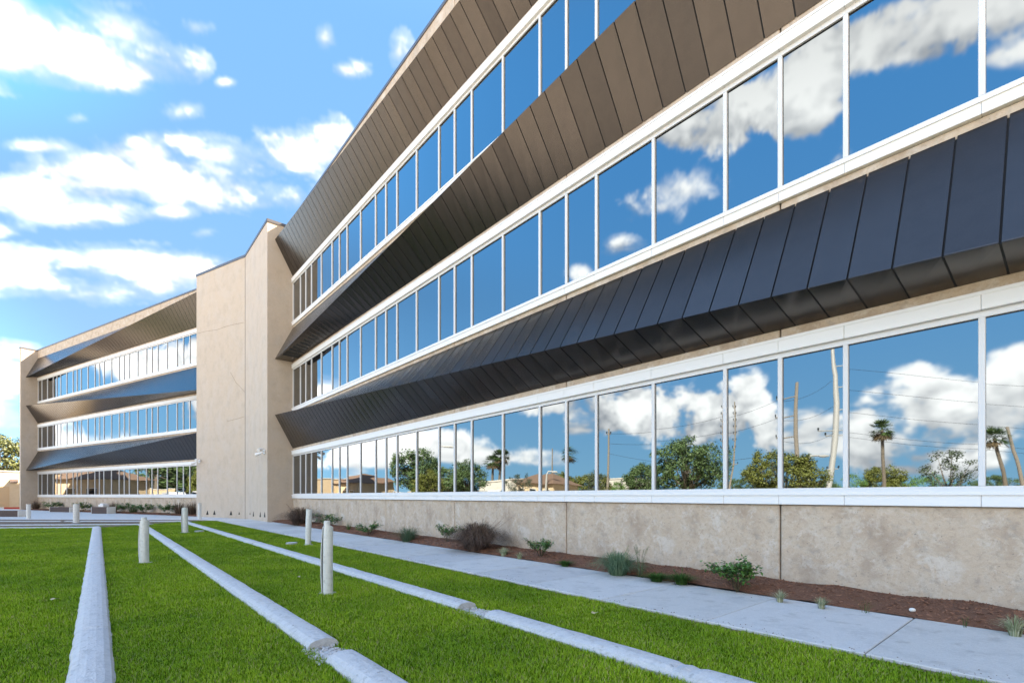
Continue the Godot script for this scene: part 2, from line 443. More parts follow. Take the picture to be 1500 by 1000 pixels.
	for y in half:
		var el := (y + 0.5) / half * PI / 2
		var se := sin(el); var ce := cos(el)
		var hz := pow(1.0 - se, 3.2)
		for x in W:
			var az := (x + 0.5) / W * TAU
			var dx := sin(az) * ce; var dz := -cos(az) * ce
			var cg := dx * sun.x + se * sun.y + dz * sun.z
			var t := (1.0 + cg) * 0.5
			t = t * t
			var up := smoothstep(0.35, 0.6, se)
			var u := smoothstep(lerpf(0.07, 0.2, up), lerpf(0.2, 0.38, up), t)
			var zen := smoothstep(0.68, 0.92, se)
			# clear air: deep blue away from the sun, paler towards it and towards the horizon
			var cr := lerpf(lerpf(0.045, 0.04, u), 0.105, zen); var cgn := lerpf(lerpf(0.185, 0.09, u), 0.182, zen); var cbl := lerpf(lerpf(0.42, 0.175, u), 0.335, zen)
			var hr := lerpf(0.17, 0.09, u); var hg := lerpf(0.33, 0.13, u); var hb := lerpf(0.45, 0.175, u)
			cr += (hr - cr) * hz; cgn += (hg - cgn) * hz; cbl += (hb - cbl) * hz
			var i := y * W + x
			var fv := F[i]
			if fv > 0.02:
				var grey := B[i] / fv
				var nv := f.get_noise_3d(dx, se * (2.4 if grey < 0.31 else 1.4), dz)
				var nb := f2.get_noise_3d(dx, se * 1.3, dz)
				var dens := minf(fv, 0.95) * 0.95 + nv * (1.5 if grey < 0.31 else 1.1) + nb * 0.12 - (0.3 if grey < 0.31 else 0.38)
				var soft := 0.95 - 0.62 * clampf((grey - 0.3) * 4.0, 0.0, 1.0)
				var a := clampf(dens / soft, 0.0, 1.0)
				a = a * a * (3.0 - 2.0 * a)
				if grey < 0.31: a = maxf(a * 0.96, clampf((dens + 0.3) / 1.5, 0.0, 1.0) * 0.6)
				if a > 0.0:
					var hgt := G[i] / fv + nv * 1.3 + nb * 0.8
					var lit := clampf((hgt + 0.75) / 1.15, 0.0, 1.0)
					lit = maxf(1.0 - (1.0 - lit) * (0.85 if grey < 0.31 else grey), 0.0)
					var back := smoothstep(0.1, 0.27, t) # towards the sun the clouds are seen from behind
					var km := lerpf(0.84, 0.28, back)
					var kr := lerpf(lerpf(0.2, 0.13, back), 1.04 * km, lit); var kg := lerpf(lerpf(0.215, 0.135, back), 1.0 * km, lit); var kb := lerpf(lerpf(0.24, 0.15, back), 0.95 * km, lit)
					cr += (kr - cr) * a; cgn += (kg - cgn) * a; cbl += (kb - cbl) * a
			var o := ((half - 1 - y) * W + x) * 3
			data[o] = cr; data[o + 1] = cgn; data[o + 2] = cbl
	for o in range(W * half * 3, W * H * 3, 3):
		data[o] = 0.28; data[o + 1] = 0.3; data[o + 2] = 0.3
	var im := Image.create_from_data(W, H, false, Image.FORMAT_RGBF, data.to_byte_array())
	return ImageTexture.create_from_image(im)


func _ready() -> void:
	rng.seed = 2024
	T1 = Transform3D(Basis(W1X.normalized(), Vector3.UP, W1Z.normalized()), W1O)
	T2 = Transform3D(Basis(W2X.normalized(), Vector3.UP, W2Z.normalized()), W2O)
	# camera: level, lens shifted upwards as in the photograph
	var cam := Camera3D.new()
	cam.name = "camera"
	cam.projection = Camera3D.PROJECTION_FRUSTUM
	cam.near = 0.05
	cam.far = 2000.0
	cam.size = cam.near * 1000.0 / FOCAL
	cam.frustum_offset = Vector2(0, cam.near * (HORIZON - 500.0) / FOCAL)
	cam.position = Vector3(0, EYE, 0)
	add_child(cam)
	cam.current = true
	# sun behind the building, so that the courtyard lies in its shade
	var to_sun := Vector3(0.80, 0, -0.25).normalized() * cos(deg_to_rad(42)) + Vector3(0, sin(deg_to_rad(42)), 0)
	var env := Environment.new()
	env.background_mode = Environment.BG_SKY
	var sky := Sky.new()
	var pan := PanoramaSkyMaterial.new()
	pan.panorama = sky_texture(to_sun)
	sky.sky_material = pan
	env.sky = sky
	env.tonemap_mode = Environment.TONE_MAPPER_LINEAR
	env.tonemap_exposure = 6.3
	env.sdfgi_enabled = true; env.ssao_enabled = true; env.ssil_enabled = true
	var we := WorldEnvironment.new()
	we.name = "world_environment"
	we.environment = env
	add_child(we)
	var sun := DirectionalLight3D.new()
	sun.name = "sun"
	sun.light_energy = 1.6
	sun.light_color = Color(1.0, 0.95, 0.87)
	sun.light_angular_distance = 0.5
	sun.shadow_enabled = true
	add_child(sun)
	sun.look_at_from_position(to_sun * 100.0, Vector3.ZERO)
	make_materials()
	build_ground()
	build_building()
	build_curbs()
	build_grass()
	build_pipes()
	build_bed_plants()
	build_fixtures()
	build_plaza_things()
	build_far_things()


# ---------------------------------------------------------------- ground
func build_ground() -> void:
	var g := MB.new()
	g.quad(Vector3(-700, -0.03, 700), Vector3(700, -0.03, 700), Vector3(700, -0.03, -700), Vector3(-700, -0.03, -700))
	kind(put("ground", g, M.lot), "structure")
	var flat := func(pts: Array) -> Array:
		var o := []
		for p in pts: o.append(Vector2(p.x, p.z))
		return o
	var l := MB.new()
	l.prism(flat.call([sv(-9.0, 2.84), sv(27.0, 2.84), Vector3(-16.9, 0, -25.1), Vector3(-16.9, 0, -20.3), Vector3(-22.7, 0, -19.5), sv(-9.0, 12.6)]), -0.025, 0.0)
	kind(put("lawn", l, M.turf), "structure")
	# bare soil between the far cross curbs
	var so := MB.new()
	so.prism(flat.call([sv(26.9, 2.9), Vector3(-17.2, 0, -26.6), Vector3(-46, 0, -28.2), Vector3(-40, 0, -17.5), Vector3(-17.0, 0, -20.2), Vector3(-16.7, 0, -24.6)]), -0.024, 0.012)
	kind(put("bare_soil", so, M.soil), "structure")
	# a thin soil edge where the lawn meets the sidewalk
	var ed := MB.new()
	ed.quad(sv(-9.0, 2.78, 0.008), sv(26.95, 2.78, 0.008), sv(26.95, 2.87, 0.008), sv(-9.0, 2.87, 0.008))
	fix_up(ed)
	kind(put("soil_edge", ed, M.soil), "structure")
	# sidewalk: bed of concrete with every slab a piece of its own
	var base := MB.new()
	base.box(Vector3(-27.08, -0.2, 1.04), Vector3(9.0, 0.0, 2.8))
	var walk := kind(put("sidewalk", base, M.soil, self, T1), "structure")
	var s := -8.585
	var k := 0
	while s < 27.0:
		var e := minf(s + 1.37, 27.1)
		var b := MB.new()
		var v0 := 1.02 if s < TOWER_S - 1.0 else 1.2
		b.bevel_box(Vector3(-e + 0.005, -0.09, v0), Vector3(-s - 0.005, 0.035 + rng.randf_range(-0.002, 0.002), 2.8), 0.007)
		put("slab", b, [M.walk, M.walk_b, M.walk_c][(k * 7 + k / 3) % 3], walk)
		s = e; k += 1
	var crumb := MB.new()
	crumb.hexa([Vector3(-1, -.6, -.7), Vector3(1, -.6, -.8), Vector3(.9, -.6, .8), Vector3(-.8, -.6, .7), Vector3(-.6, .6, -.5), Vector3(.7, .5, -.4), Vector3(.5, .6, .5), Vector3(-.5, .4, .5)])
	var mm := MultiMesh.new()
	mm.transform_format = MultiMesh.TRANSFORM_3D
	mm.mesh = crumb.mesh()
	mm.instance_count = 900
	var rr := RandomNumberGenerator.new()
	rr.seed = 606
	for i in 900:
		var away := absf(rr.randfn(0.0, 0.09)) if i % 12 else rr.randf() * 1.7
		var z := rr.randf_range(0.002, 0.008)
		mm.set_instance_transform(i, Transform3D(Basis(Vector3.UP, rr.randf() * TAU).scaled(Vector3(z, z * 0.6, z)), Vector3(rr.randf_range(-26.0, 5.0), 0.036 + z * 0.2, 2.79 - minf(away, 1.7))))
	var mi := MultiMeshInstance3D.new()
	mi.name = "soil_crumbs"
	mi.multimesh = mm
	mi.material_override = M.soil
	walk.add_child(mi)
	kind(mi, "stuff")
	# plaza before the far wing
	var pl := MB.new()
	pl.prism(flat.call([sv(27.11, 1.21), sv(27.11, 2.8), Vector3(-17.3, 0, -26.5), Vector3(-46, 0, -28.0), T2 * Vector3(-44, 0, 1.05), T2 * Vector3(1.0, 0, 1.05)]), -0.02, 0.03)
	kind(put("plaza_pavement", pl, M.walk), "structure")
	# planting beds, low uneven mounds
	mulch_bed("planting_bed", T1, -TOWER_S + 0.01, 9.0, 1.015, 31)
	mulch_bed("planting_bed", T2, -29.6, -0.2, 1.04, 32)

func fix_up(m: MB) -> void:
	for i in m.n.size(): m.n[i] = Vector3.UP
	for i in range(0, m.v.size(), 3):
		var a := m.v[i]; var b := m.v[i + 1]; var d := m.v[i + 2]
		if (b - a).cross(d - a).y > 0.0:
			m.v[i + 1] = d; m.v[i + 2] = b

func mulch_bed(called: String, xf: Transform3D, x0: float, x1: float, deep: float, sd: int) -> void:
	var f := FastNoiseLite.new()
	f.seed = sd; f.frequency = 1.3; f.fractal_octaves = 4
	var hgt := func(x: float, z: float) -> float:
		var t := z / deep
		return 0.05 + 0.075 * sin(clampf(t, 0, 1) * PI * 0.5 + 0.9) + f.get_noise_2d(x, z) * 0.035 - 0.055 * pow(t, 6)
	var m := MB.new()
	var nz := 10
	var nx := int((x1 - x0) / 0.16)
	for i in nx:
		for j in nz:
			var xa := lerpf(x0, x1, float(i) / nx); var xb := lerpf(x0, x1, float(i + 1) / nx)
			var za := deep * j / nz; var zb := deep * (j + 1) / nz
			m.quad(Vector3(xa, hgt.call(xa, za), za), Vector3(xa, hgt.call(xa, zb), zb), Vector3(xb, hgt.call(xb, zb), zb), Vector3(xb, hgt.call(xb, za), za))
	var bed := kind(put(called, m, M.mulch, self, xf), "structure")
	# loose bark chips
	var chip := MB.new()
	chip.hexa([Vector3(-1, 0, -.3), Vector3(1, .05, -.2), Vector3(.8, .02, .3), Vector3(-.9, 0, .25), Vector3(-1, .2, -.3), Vector3(1, .22, -.2), Vector3(.8, .2, .3), Vector3(-.9, .18, .25)])
	var mm := MultiMesh.new()
	mm.transform_format = MultiMesh.TRANSFORM_3D
	mm.use_colors = true
	mm.mesh = chip.mesh()
	var n := int((x1 - x0) * deep * 700)
	mm.instance_count = n
	var r := RandomNumberGenerator.new()
	r.seed = sd
	for i in n:
		var x := r.randf_range(x0 + 0.02, x1 - 0.02); var z := deep * r.randf_range(0.02, 0.985)
		var sc := r.randf_range(0.01, 0.028)
		var bs := Basis.from_euler(Vector3(r.randf_range(-0.5, 0.5), r.randf() * TAU, r.randf_range(-0.5, 0.5))).scaled(Vector3(sc, sc, sc))
		mm.set_instance_transform(i, Transform3D(bs, Vector3(x, hgt.call(x, z) - 0.002, z)))
		var t := r.randf()
		mm.set_instance_color(i, Color(lerpf(0.09, 0.3, t), lerpf(0.038, 0.14, t), lerpf(0.02, 0.08, t)))
	var mi := MultiMeshInstance3D.new()
	mi.multimesh = mm
	var cm := plain(Color.WHITE, 0.95)
	cm.vertex_color_use_as_albedo = true
	mi.material_override = cm
	mi.name = "bark_mulch"
	bed.add_child(mi)
	kind(mi, "stuff")


# ---------------------------------------------------------------- the building
func ridge(s: float, s0: float, y0: float, s1: float, y1: float) -> float:
	return lerpf(y0, y1, clampf((s - s0) / (s1 - s0), -0.4, 1.0))

func build_building() -> void:
	var b := Node3D.new()
	b.name = "office_building"
	add_child(b)
	tag(b, "three storey concrete office building with mirrored window bands and dark folded metal fins", "building")
	var X1 := 10.65 # right end of the near wing, outside the frame
	var core := MB.new()
	core.box(Vector3(-TOWER_S - 4.5, 0, -16), Vector3(X1, 15.3, -0.33))
	put("wing_core", core, M.tower, b, T1)
	var core2 := MB.new()
	core2.box(Vector3(-29.75, 0, -12), Vector3(0.5, 14.9, -0.33))
	put("wing_core", core2, M.tower, b, T2)
	# near wing: joints of the precast panels stand at s = BAY * k
	var joints := []
	var mull := []
	for k in range(-3, 7):
		joints.append(-0.02 + BAY * k)
	for k in range(-3, 7):
		var c := -0.02 + BAY * k
		for o in [0.0, 0.82, 2.135, 3.45]:
			mull.append(c + o)
	wing(b, T1, -X1, TOWER_S, joints, mull, 15.45, 1)
	var joints2 := []
	var mull2 := []
	for k in range(-1, 8):
		var c := 3.97 + BAY * (k - 0)
		joints2.append(c)
		for o in [0.0, 0.82, 2.135, 3.45]:
			mull2.append(c + o)
	wing(b, T2, -0.3, 29.7, joints2, mull2, 15.05, 2)
	# stair tower between the wings, in plan coordinates of the world
	var A := sv(TOWER_S, -3.0); var Bp := sv(TOWER_S, 1.2); var C := sv(28.1, 1.2)
	var D := C - W2X * 5.08; var E := D - W2Z * 4.5
	var P := []
	for p in [A, Bp, C, D, E, sv(31.0, -4.0)]:
		P.append(Vector2(p.x, p.z))
	var t := MB.new()
	t.prism(P, -0.3, 15.0)
	var tower := put("stair_tower", t, M.tower, b)
	# dark metal coping on the tower
	var cop := MB.new()
	for pr in [[A, Bp, W1X], [Bp, C, W1Z], [C, D, W2Z], [D, E, -W2X]]:
		var o: Vector3 = pr[2].normalized()
		var d: Vector3 = (pr[1] - pr[0]).normalized()
		var p: Vector3 = pr[0] + o * 0.03; var q: Vector3 = pr[1] + o * 0.03 + d * 0.02
		var i1: Vector3 = pr[0] - o * 0.3; var i2: Vector3 = pr[1] - o * 0.3
		var l := []
		for y in [14.93, 15.07]:
			for w in [p, q, i2, i1]: l.append(Vector3(w.x, y, w.z))
		cop.hexa(l)
	put("coping", cop, M.coping, tower)
	# joint at the corner of the two front faces and a fine strip at the left corner
	var jn := MB.new()
	for w in [C + (W1Z + W2Z).normalized() * 0.004]:
		jn.tube([w, w + Vector3(0, 14.9, 0)], [0.012, 0.012], 6)
	put("corner_joint", jn, M.gasket, tower)
	# hairline cracks in the left front face
	for cr in [[[289, 488], [302, 485], [317, 483], [334, 477], [357, 472]], [[337, 545], [341, 552], [345, 560], [351, 566], [358, 574]], [[332, 617], [340, 615], [348, 613], [357, 610]]]:
		var path := []
		var rad := []
		for q in cr:
			var dir := Vector3((q[0] - CX) / FOCAL, (HORIZON - q[1]) / FOCAL, -1)
			path.append(Vector3(0, EYE, 0) + dir * ((C - Vector3(0, EYE, 0)).dot(W2Z) / dir.dot(W2Z)))
			rad.append(0.007)
		var ck := MB.new()
		ck.tube(path, rad, 4)
		put("crack", ck, M.soil, tower)
	# weep vents: small dark triangles near the foot
	var vx := [[303.4, 750.5, 1.0], [313.6, 750.5, 1.0], [338.0, 751.0, 1.0], [350.0, 751.5, 0.55], [366.0, 752.0, 0.5], [371.0, 752.5, 1.0], [381.0, 753.3, 1.0], [387.5, 753.5, 1.0]]
	for q in vx:
		var left: bool = q[0] < 358.5
		var n: Vector3 = W2Z if left else W1Z
		var dir := Vector3((q[0] - CX) / FOCAL, (HORIZON - q[1]) / FOCAL, -1)
		var dd: float = (C - Vector3(0, EYE, 0)).dot(n) / dir.dot(n)
		var p := Vector3(0, EYE, 0) + dir * dd
		var side := (W2X if left else W1X).normalized()
		var v := MB.new()
		var z: float = 0.13 * q[2]
		var f := n.normalized() * 0.012
		var tp := [p - side * z + Vector3(0, -z, 0), p + side * z + Vector3(0, -z, 0), p + side * z * 0.15 + Vector3(0, z, 0)]
		v.tri_o(tp[0] + f, tp[1] + f, tp[2] + f, p - n)
		for i in 3:
			var j := (i + 1) % 3
			v.quad_o(tp[i] + f, tp[j] + f, tp[j] - f, tp[i] - f, p)
		put("weep_vent", v, M.black, tower)
	# end blade of the far wing
	var bl := MB.new()
	bl.bevel_box(Vector3(-30.0, -0.3, -3.0), Vector3(-29.7, 15.0, 1.2), 0.02)
	var blade := put("end_blade", bl, M.tower, b, T2)
	var bc := MB.new()
	bc.box(Vector3(-30.04, 14.98, -3.0), Vector3(-29.66, 15.09, 1.24))
	put("coping", bc, M.coping, blade)

func wing(b: Node3D, T: Transform3D, sa: float, sb: float, joints: Array, mull: Array, top: float, which: int) -> void:
	var near := which == 1
	# precast bands: base, two spandrels, top band
	var bands := [[-0.3, 1.2, "base_wall"], [3.42, 5.6, "spandrel_wall"], [3.42 + FLOOR_H, 5.6 + FLOOR_H, "spandrel_wall"], [3.42 + 2 * FLOOR_H, top, "parapet_wall"]]
	for bd in bands:
		var back := MB.new()
		back.box(Vector3(-sb, bd[0], -0.32), Vector3(-sa, bd[1] - 0.02, -0.06))
		var node := put(bd[2], back, M.gasket, b, T)
		var cuts := [sa]
		for j in joints:
			if j > sa + 0.5 and j < sb - 0.3: cuts.append(j)
		cuts.append(sb)
		for i in cuts.size() - 1:
			var p := MB.new()
			p.bevel_box(Vector3(-cuts[i + 1] + 0.011, bd[0], -0.3), Vector3(-cuts[i] - 0.011, bd[1], rng.randf_range(-0.002, 0.002)), 0.012)
			put("wall_panel", p, M.concrete, node)
	var cop := MB.new()
	cop.bevel_box(Vector3(-sb, top - 0.02, -0.5), Vector3(-sa, top + 0.1, 0.035), 0.01)
	put("coping", cop, M.coping, b, T)
	var roof := MB.new()
	roof.box(Vector3(-sb, top - 0.3, -15.9 if near else -11.9), Vector3(-sa, top - 0.22, -0.5))
	put("roof", roof, M.roofing, b, T)
	# window bands
	var shared := {}
	for fl in 3:
		var y0 := 1.44 + FLOOR_H * fl
		var y1 := y0 + 1.9
		var fr := MB.new()
		fr.box(Vector3(-sb, y1, -0.12), Vector3(-sa, y1 + 0.07, 0.012))
		fr.box(Vector3(-sb, y0 - 0.07, -0.12), Vector3(-sa, y0, 0.012))
		var band := put("window_band", fr, M.frame, b, T)
		var edges := [sa + 0.03]
		for m in mull:
			if m > sa + 0.25 and m < sb - 0.25: edges.append(m)
		edges.append(sb - 0.03)
		for i in edges.size():
			var mu := MB.new()
			var e: float = edges[i]
			mu.bevel_box(Vector3(-e - 0.03, y0 + 0.001, -0.1), Vector3(-e + 0.03, y1 - 0.001, 0.014), 0.004)
			put("mullion", mu, M.frame, band)
		for i in edges.size() - 1:
			var w: float = edges[i + 1] - edges[i] - 0.06
			var variant := rng.randi_range(0, 3)
			var key := "%d_%d" % [int(round(w * 50)), variant]
			if not shared.has(key):
				shared[key] = pane_mesh(w, 1.9, [0.0016, -0.0012, 0.0007, -0.0014][variant])
			var mid: float = (edges[i] + edges[i + 1]) / 2.0
			var tilt := Basis.from_euler(Vector3(rng.randf_range(-1, 1) * 0.0022, rng.randf_range(-1, 1) * 0.003, 0))
			put("pane", shared[key], M.glass, band, Transform3D(tilt, Vector3(-mid, (y0 + y1) / 2, -0.022)))
		# dark gasket line along the head
		var gk := MB.new()
		gk.box(Vector3(-sb + 0.03, y1 - 0.012, -0.1), Vector3(-sa - 0.03, y1 - 0.001, -0.012))
		put("gasket", gk, M.gasket, band)
		# projecting white trims above and below, in lengths
		for q in [[y1 + 0.072, y1 + 0.265, 0.075, "head_trim"], [y0 - 0.235, y0 - 0.072, 0.06, "sill_trim"]]:
			for i in range(0, edges.size() - 1):
				var t := MB.new()
				t.bevel_box(Vector3(-edges[i + 1] + 0.0015, q[0], -0.02), Vector3(-edges[i] - 0.0015, q[1], q[2]), 0.005)
				put(q[3], t, M.white, band)
			# drip lip
			var lip := MB.new()
			lip.box(Vector3(-sb, q[1] - 0.03, 0.0), Vector3(-sa, q[1] + 0.012, q[2] + 0.018) if q[3] == "sill_trim" else Vector3(-sa, q[1] + 0.01, q[2] + 0.01))
			put("drip_edge", lip, M.white, band)
	# folded metal fins
	var R := [[5.38, 3.8], [8.1, 9.78], [14.15, 13.05]]   # ridge height at the tower and 25.9 m from it
	var R2 := [[5.38, 3.68], [8.0, 9.72], [14.3, 12.35]]
	for fl in 3:
		var lo := 3.75 + FLOOR_H * fl
		var hi := 5.5 + FLOOR_H * fl
		var ry := func(s: float) -> float:
			if near: return clampf(lerpf(R[fl][0], R[fl][1], (TOWER_S - s) / 25.9), lo + 0.02, hi + 0.1)
			return lerpf(R2[fl][0], R2[fl][1], s / 29.7)
		var back := MB.new()
		var step := 0.427
		var first := floorf((sa + 0.02) / step) * step + step / 2 - 0.02
		var far := MB.new()
		var cuts := [sa]
		var s := first
		while s < sb - 0.1:
			if s > sa + 0.1: cuts.append(s)
			s += step
		cuts.append(sb)
		var node := put("metal_fin", MB.new(), M.groove, b, T)
		for i in cuts.size() - 1:
			var p: float = cuts[i]; var q: float = cuts[i + 1]
			var rp: float = ry.call(p); var rq: float = ry.call(q)
			back.hexa([Vector3(-q, lo, -0.02), Vector3(-q, hi, -0.02), Vector3(-q, hi - 0.03, 0.0), Vector3(-q, rq, 0.825), Vector3(-p, lo, -0.02), Vector3(-p, hi, -0.02), Vector3(-p, hi - 0.03, 0.0), Vector3(-p, rp, 0.825)])
			back.quad_o(Vector3(-q, lo + 0.02, 0.01), Vector3(-p, lo + 0.02, 0.01), Vector3(-p, rp, 0.825), Vector3(-q, rq, 0.825), Vector3(-p, (lo + hi) / 2, 0.1))
			var g := 0.0105
			for face in 2:
				var y_in: float = lo if face == 0 else hi
				var one := MB.new()
				var in_l := Vector3(-q + g, y_in, 0.01); var in_r := Vector3(-p - g, y_in, 0.01)
				var out_l := Vector3(-q + g, rq, 0.86); var out_r := Vector3(-p - g, rp, 0.86)
				var nn := (in_r - in_l).cross(out_l - in_l).normalized()
				if (nn.y > 0.0) != (face == 1): nn = -nn
				if absf(nn.y) < 0.001: nn = Vector3(0, 0, 1)
				# keep a hairline at the fold
				out_l -= nn * 0.0; out_r -= nn * 0.0
				var th := nn * 0.014
				# upper and lower sheet stop short of each other at the fold
				var back_l := (in_l - out_l).normalized() * 0.004; var back_r := (in_r - out_r).normalized() * 0.004
				one.hexa([in_l - th, in_r - th, out_r + back_r - th, out_l + back_l - th, in_l, in_r, out_r + back_r, out_l + back_l])
				if near and q < 11.6 and p > -4.6:
					put("fin_panel", one, M.panels[rng.randi_range(0, 3)], node)
				else:
					far.v.append_array(one.v); far.n.append_array(one.n); far.c.append_array(one.c)
		node.mesh = back.mesh()
		kind(put("far_panels", far, M.panels[1], node), "stuff")

func pane_mesh(w: float, h: float, sag: float) -> ArrayMesh:
	# glass is never quite flat: a shallow bow bends what it mirrors
	var m := MB.new()
	var nx := 4; var ny := 5
	var at := func(i: int, j: int) -> Array:
		var x := float(i) / nx * 2 - 1; var y := float(j) / ny * 2 - 1
		var z := sag * (1 - x * x) * (1 - y * y)
		var n := Vector3(2 * sag * x * (1 - y * y) / (w / 2), 2 * sag * y * (1 - x * x) / (h / 2), 1).normalized()
		return [Vector3(x * w / 2, y * h / 2, z), n]
	for i in nx:
		for j in ny:
			var a = at.call(i, j); var b = at.call(i + 1, j); var d = at.call(i + 1, j + 1); var e = at.call(i, j + 1)
			m.tri_n(a[0], b[0], d[0], a[1], b[1], d[1])
			m.tri_n(a[0], d[0], e[0], a[1], d[1], e[1])
	return m.mesh()


# ---------------------------------------------------------------- curbs
func curb_mesh(p: Vector3, q: Vector3, w: float, h: float, sd: int) -> ArrayMesh:
	var f := FastNoiseLite.new()
	f.seed = sd; f.frequency = 1.1; f.fractal_octaves = 4
	var m := MB.new()
	var d := (q - p)
	var L := d.length()
	d /= L
	var side := d.cross(Vector3.UP).normalized()
	var prof := [[-0.5, -0.05], [-0.5, 0.3], [-0.42, 0.7], [-0.28, 0.92], [-0.1, 1.0], [0.1, 0.99], [0.28, 0.9], [0.42, 0.66], [0.5, 0.28], [0.5, -0.05]]
	var n := maxi(int(L / 0.06), 2)
	var cr := RandomNumberGenerator.new()
	cr.seed = sd
	var cracks := {}
	for i in int(L / 1.1): cracks[cr.randi_range(3, n - 3)] = cr.randf_range(0.006, 0.016)
	var ring := func(i: int) -> Array:
		var t := L * i / n
		var out := []
		for k in prof.size():
			var pr = prof[k]
			var wob := f.get_noise_2d(t, k * 0.35) * 0.014
			var edge := f.get_noise_2d(t * 2.2, k * 3.0 + 40.0) * 0.01 * (1.0 if absf(pr[0]) > 0.45 else 0.2)
			out.append(p + d * t + side * (pr[0] * w + edge) + Vector3(0, pr[1] * h + wob * (0.5 if pr[1] > 0 else 0.0) - (cracks.get(i, 0.0) if pr[1] > 0.1 else 0.0), 0))
		return out
	var prev = ring.call(0)
	var c0 := p
	for i in range(1, n + 1):
		var cur = ring.call(i)
		var mid := p + d * (L * (i - 0.5) / n)
		for k in prof.size() - 1:
			m.quad_o(prev[k], prev[k + 1], cur[k + 1], cur[k], mid)
		prev = cur
	for e in [0, n]:
		var r = ring.call(e)
		var inside := p + d * (L * 0.5)
		for k in range(1, prof.size() - 1):
			m.tri_o(r[0], r[k], r[k + 1], inside)
	return m.mesh()

func build_curbs() -> void:
	var grp := "rounded concrete curbs laid through the lawn"
	var runs := [
		# v, list of [from s, to s], label stem
		[4.31, [[-6.5, 1.27], [1.78, 11.6], [11.66, 18.4], [18.45, 26.6]], "curb line closest to the sidewalk"],
		[6.1, [[-6.0, 0.97], [1.4, 11.5], [11.56, 18.3], [18.35, 24.5]], "middle curb line of the lawn"],
		[7.64, [[-6.0, 0.9], [0.96, 10.9], [10.96, 18.0], [18.05, 23.4]], "curb line farthest from the building"]]
	var which := ["near end of the", "long broken-edged piece of the", "next joint-to-joint piece along the", "last piece, towards the stair tower, of the"]
	var sd := 1
	for r in runs:
		for k in r[1].size():
			var seg = r[1][k]
			var o := put("concrete_curb", curb_mesh(sv(seg[0], r[0]), sv(seg[1], r[0]), 0.27, 0.085, sd), M.curb)
			tag(o, "grey rounded concrete curb, %s %s" % [which[k], r[2]], "curb", grp)
			sd += 1
	# the curbs turn the corner and run across before the plaza
	for c in CROSS:
		var p := Vector3(c[0], 0, c[1]); var q := Vector3(c[2], 0, c[3])
		for k in 2:
			var o := put("concrete_curb", curb_mesh(p.lerp(q, 0.0 if k == 0 else c[4] + 0.008), p.lerp(q, c[4] if k == 0 else 1.0), 0.27, 0.05, sd), M.curb)
			tag(o, "grey rounded concrete curb, %s piece of the %s" % [["inner", "outer"][k], c[5]], "curb", grp)
			sd += 1
	# crumbled concrete in the two gaps near the camera
	for g in [[1.525, 4.33, 0.27, "crumbled grey concrete in the gap of the curb line closest to the sidewalk"], [1.185, 6.14, 0.23, "crumbled grey concrete in the gap of the middle curb line"]]:
		var m := MB.new()
		var r := RandomNumberGenerator.new()
		r.seed = int(g[0] * 100)
		for i in 260:
			var z := r.randf_range(0.004, 0.013)
			var c := sv(g[0] + r.randf_range(-1, 1) * g[2], g[1] + r.randf_range(-0.13, 0.15), z * 0.5 + 0.012)
			var h := []
			for sx in [[-1, -1], [1, -1], [1, 1], [-1, 1]]:
				h.append(c + Vector3(sx[0] * z * r.randf_range(0.6, 1.2), -z * 0.6, sx[1] * z * r.randf_range(0.6, 1.2)))
			for sx in [[-1, -1], [1, -1], [1, 1], [-1, 1]]:
				h.append(c + Vector3(sx[0] * z * r.randf_range(0.3, 0.9), z * r.randf_range(0.3, 0.8), sx[1] * z * r.randf_range(0.3, 0.9)))
			m.hexa(h)
		var patch := MB.new()
		var cen := sv(g[0], g[1], 0.022)
		for i in 18:
			var a0 := TAU * i / 18; var a1 := TAU * (i + 1) / 18
			var rr := func(a: float) -> float: return 1.0 + 0.22 * sin(a * 3 + 1) + 0.12 * sin(a * 7)
			var p0: Vector3 = cen + W1X * cos(a0) * g[2] * 1.05 * rr.call(a0) + W1Z * sin(a0) * 0.16 * rr.call(a0) - Vector3(0, 0.02, 0)
			var p1: Vector3 = cen + W1X * cos(a1) * g[2] * 1.05 * rr.call(a1) + W1Z * sin(a1) * 0.16 * rr.call(a1) - Vector3(0, 0.02, 0)
			m.tri_o(cen, p0, p1, cen - Vector3(0, 1, 0))
		var o := put("concrete_rubble", m, M.curb)
		kind(o, "stuff")
		tag(o, g[3], "rubble")


# ---------------------------------------------------------------- lawn
func blade_into(m: MB, at: Vector3, dir: Vector3, h: float, w: float, lean: float, c: Color, c2: Color) -> void:
	var side := dir.cross(Vector3.UP).normalized() * w
	var p1 := at + Vector3(0, h * 0.55, 0) + dir * lean * 0.3
	var p2 := at + Vector3(0, h * (1.0 - 0.25 * lean / maxf(h, 0.001)), 0) + dir * lean
	var up := (Vector3.UP * 0.8 - dir * 0.5).normalized()
	m.col = c
	m.tri_n(at - side, at + side, p1 + side * 0.8, up, up, up)
	m.tri_n(at - side, p1 + side * 0.8, p1 - side * 0.8, up, up, up)
	m.col = c2
	m.tri_n(p1 - side * 0.8, p1 + side * 0.8, p2, up, up, up)

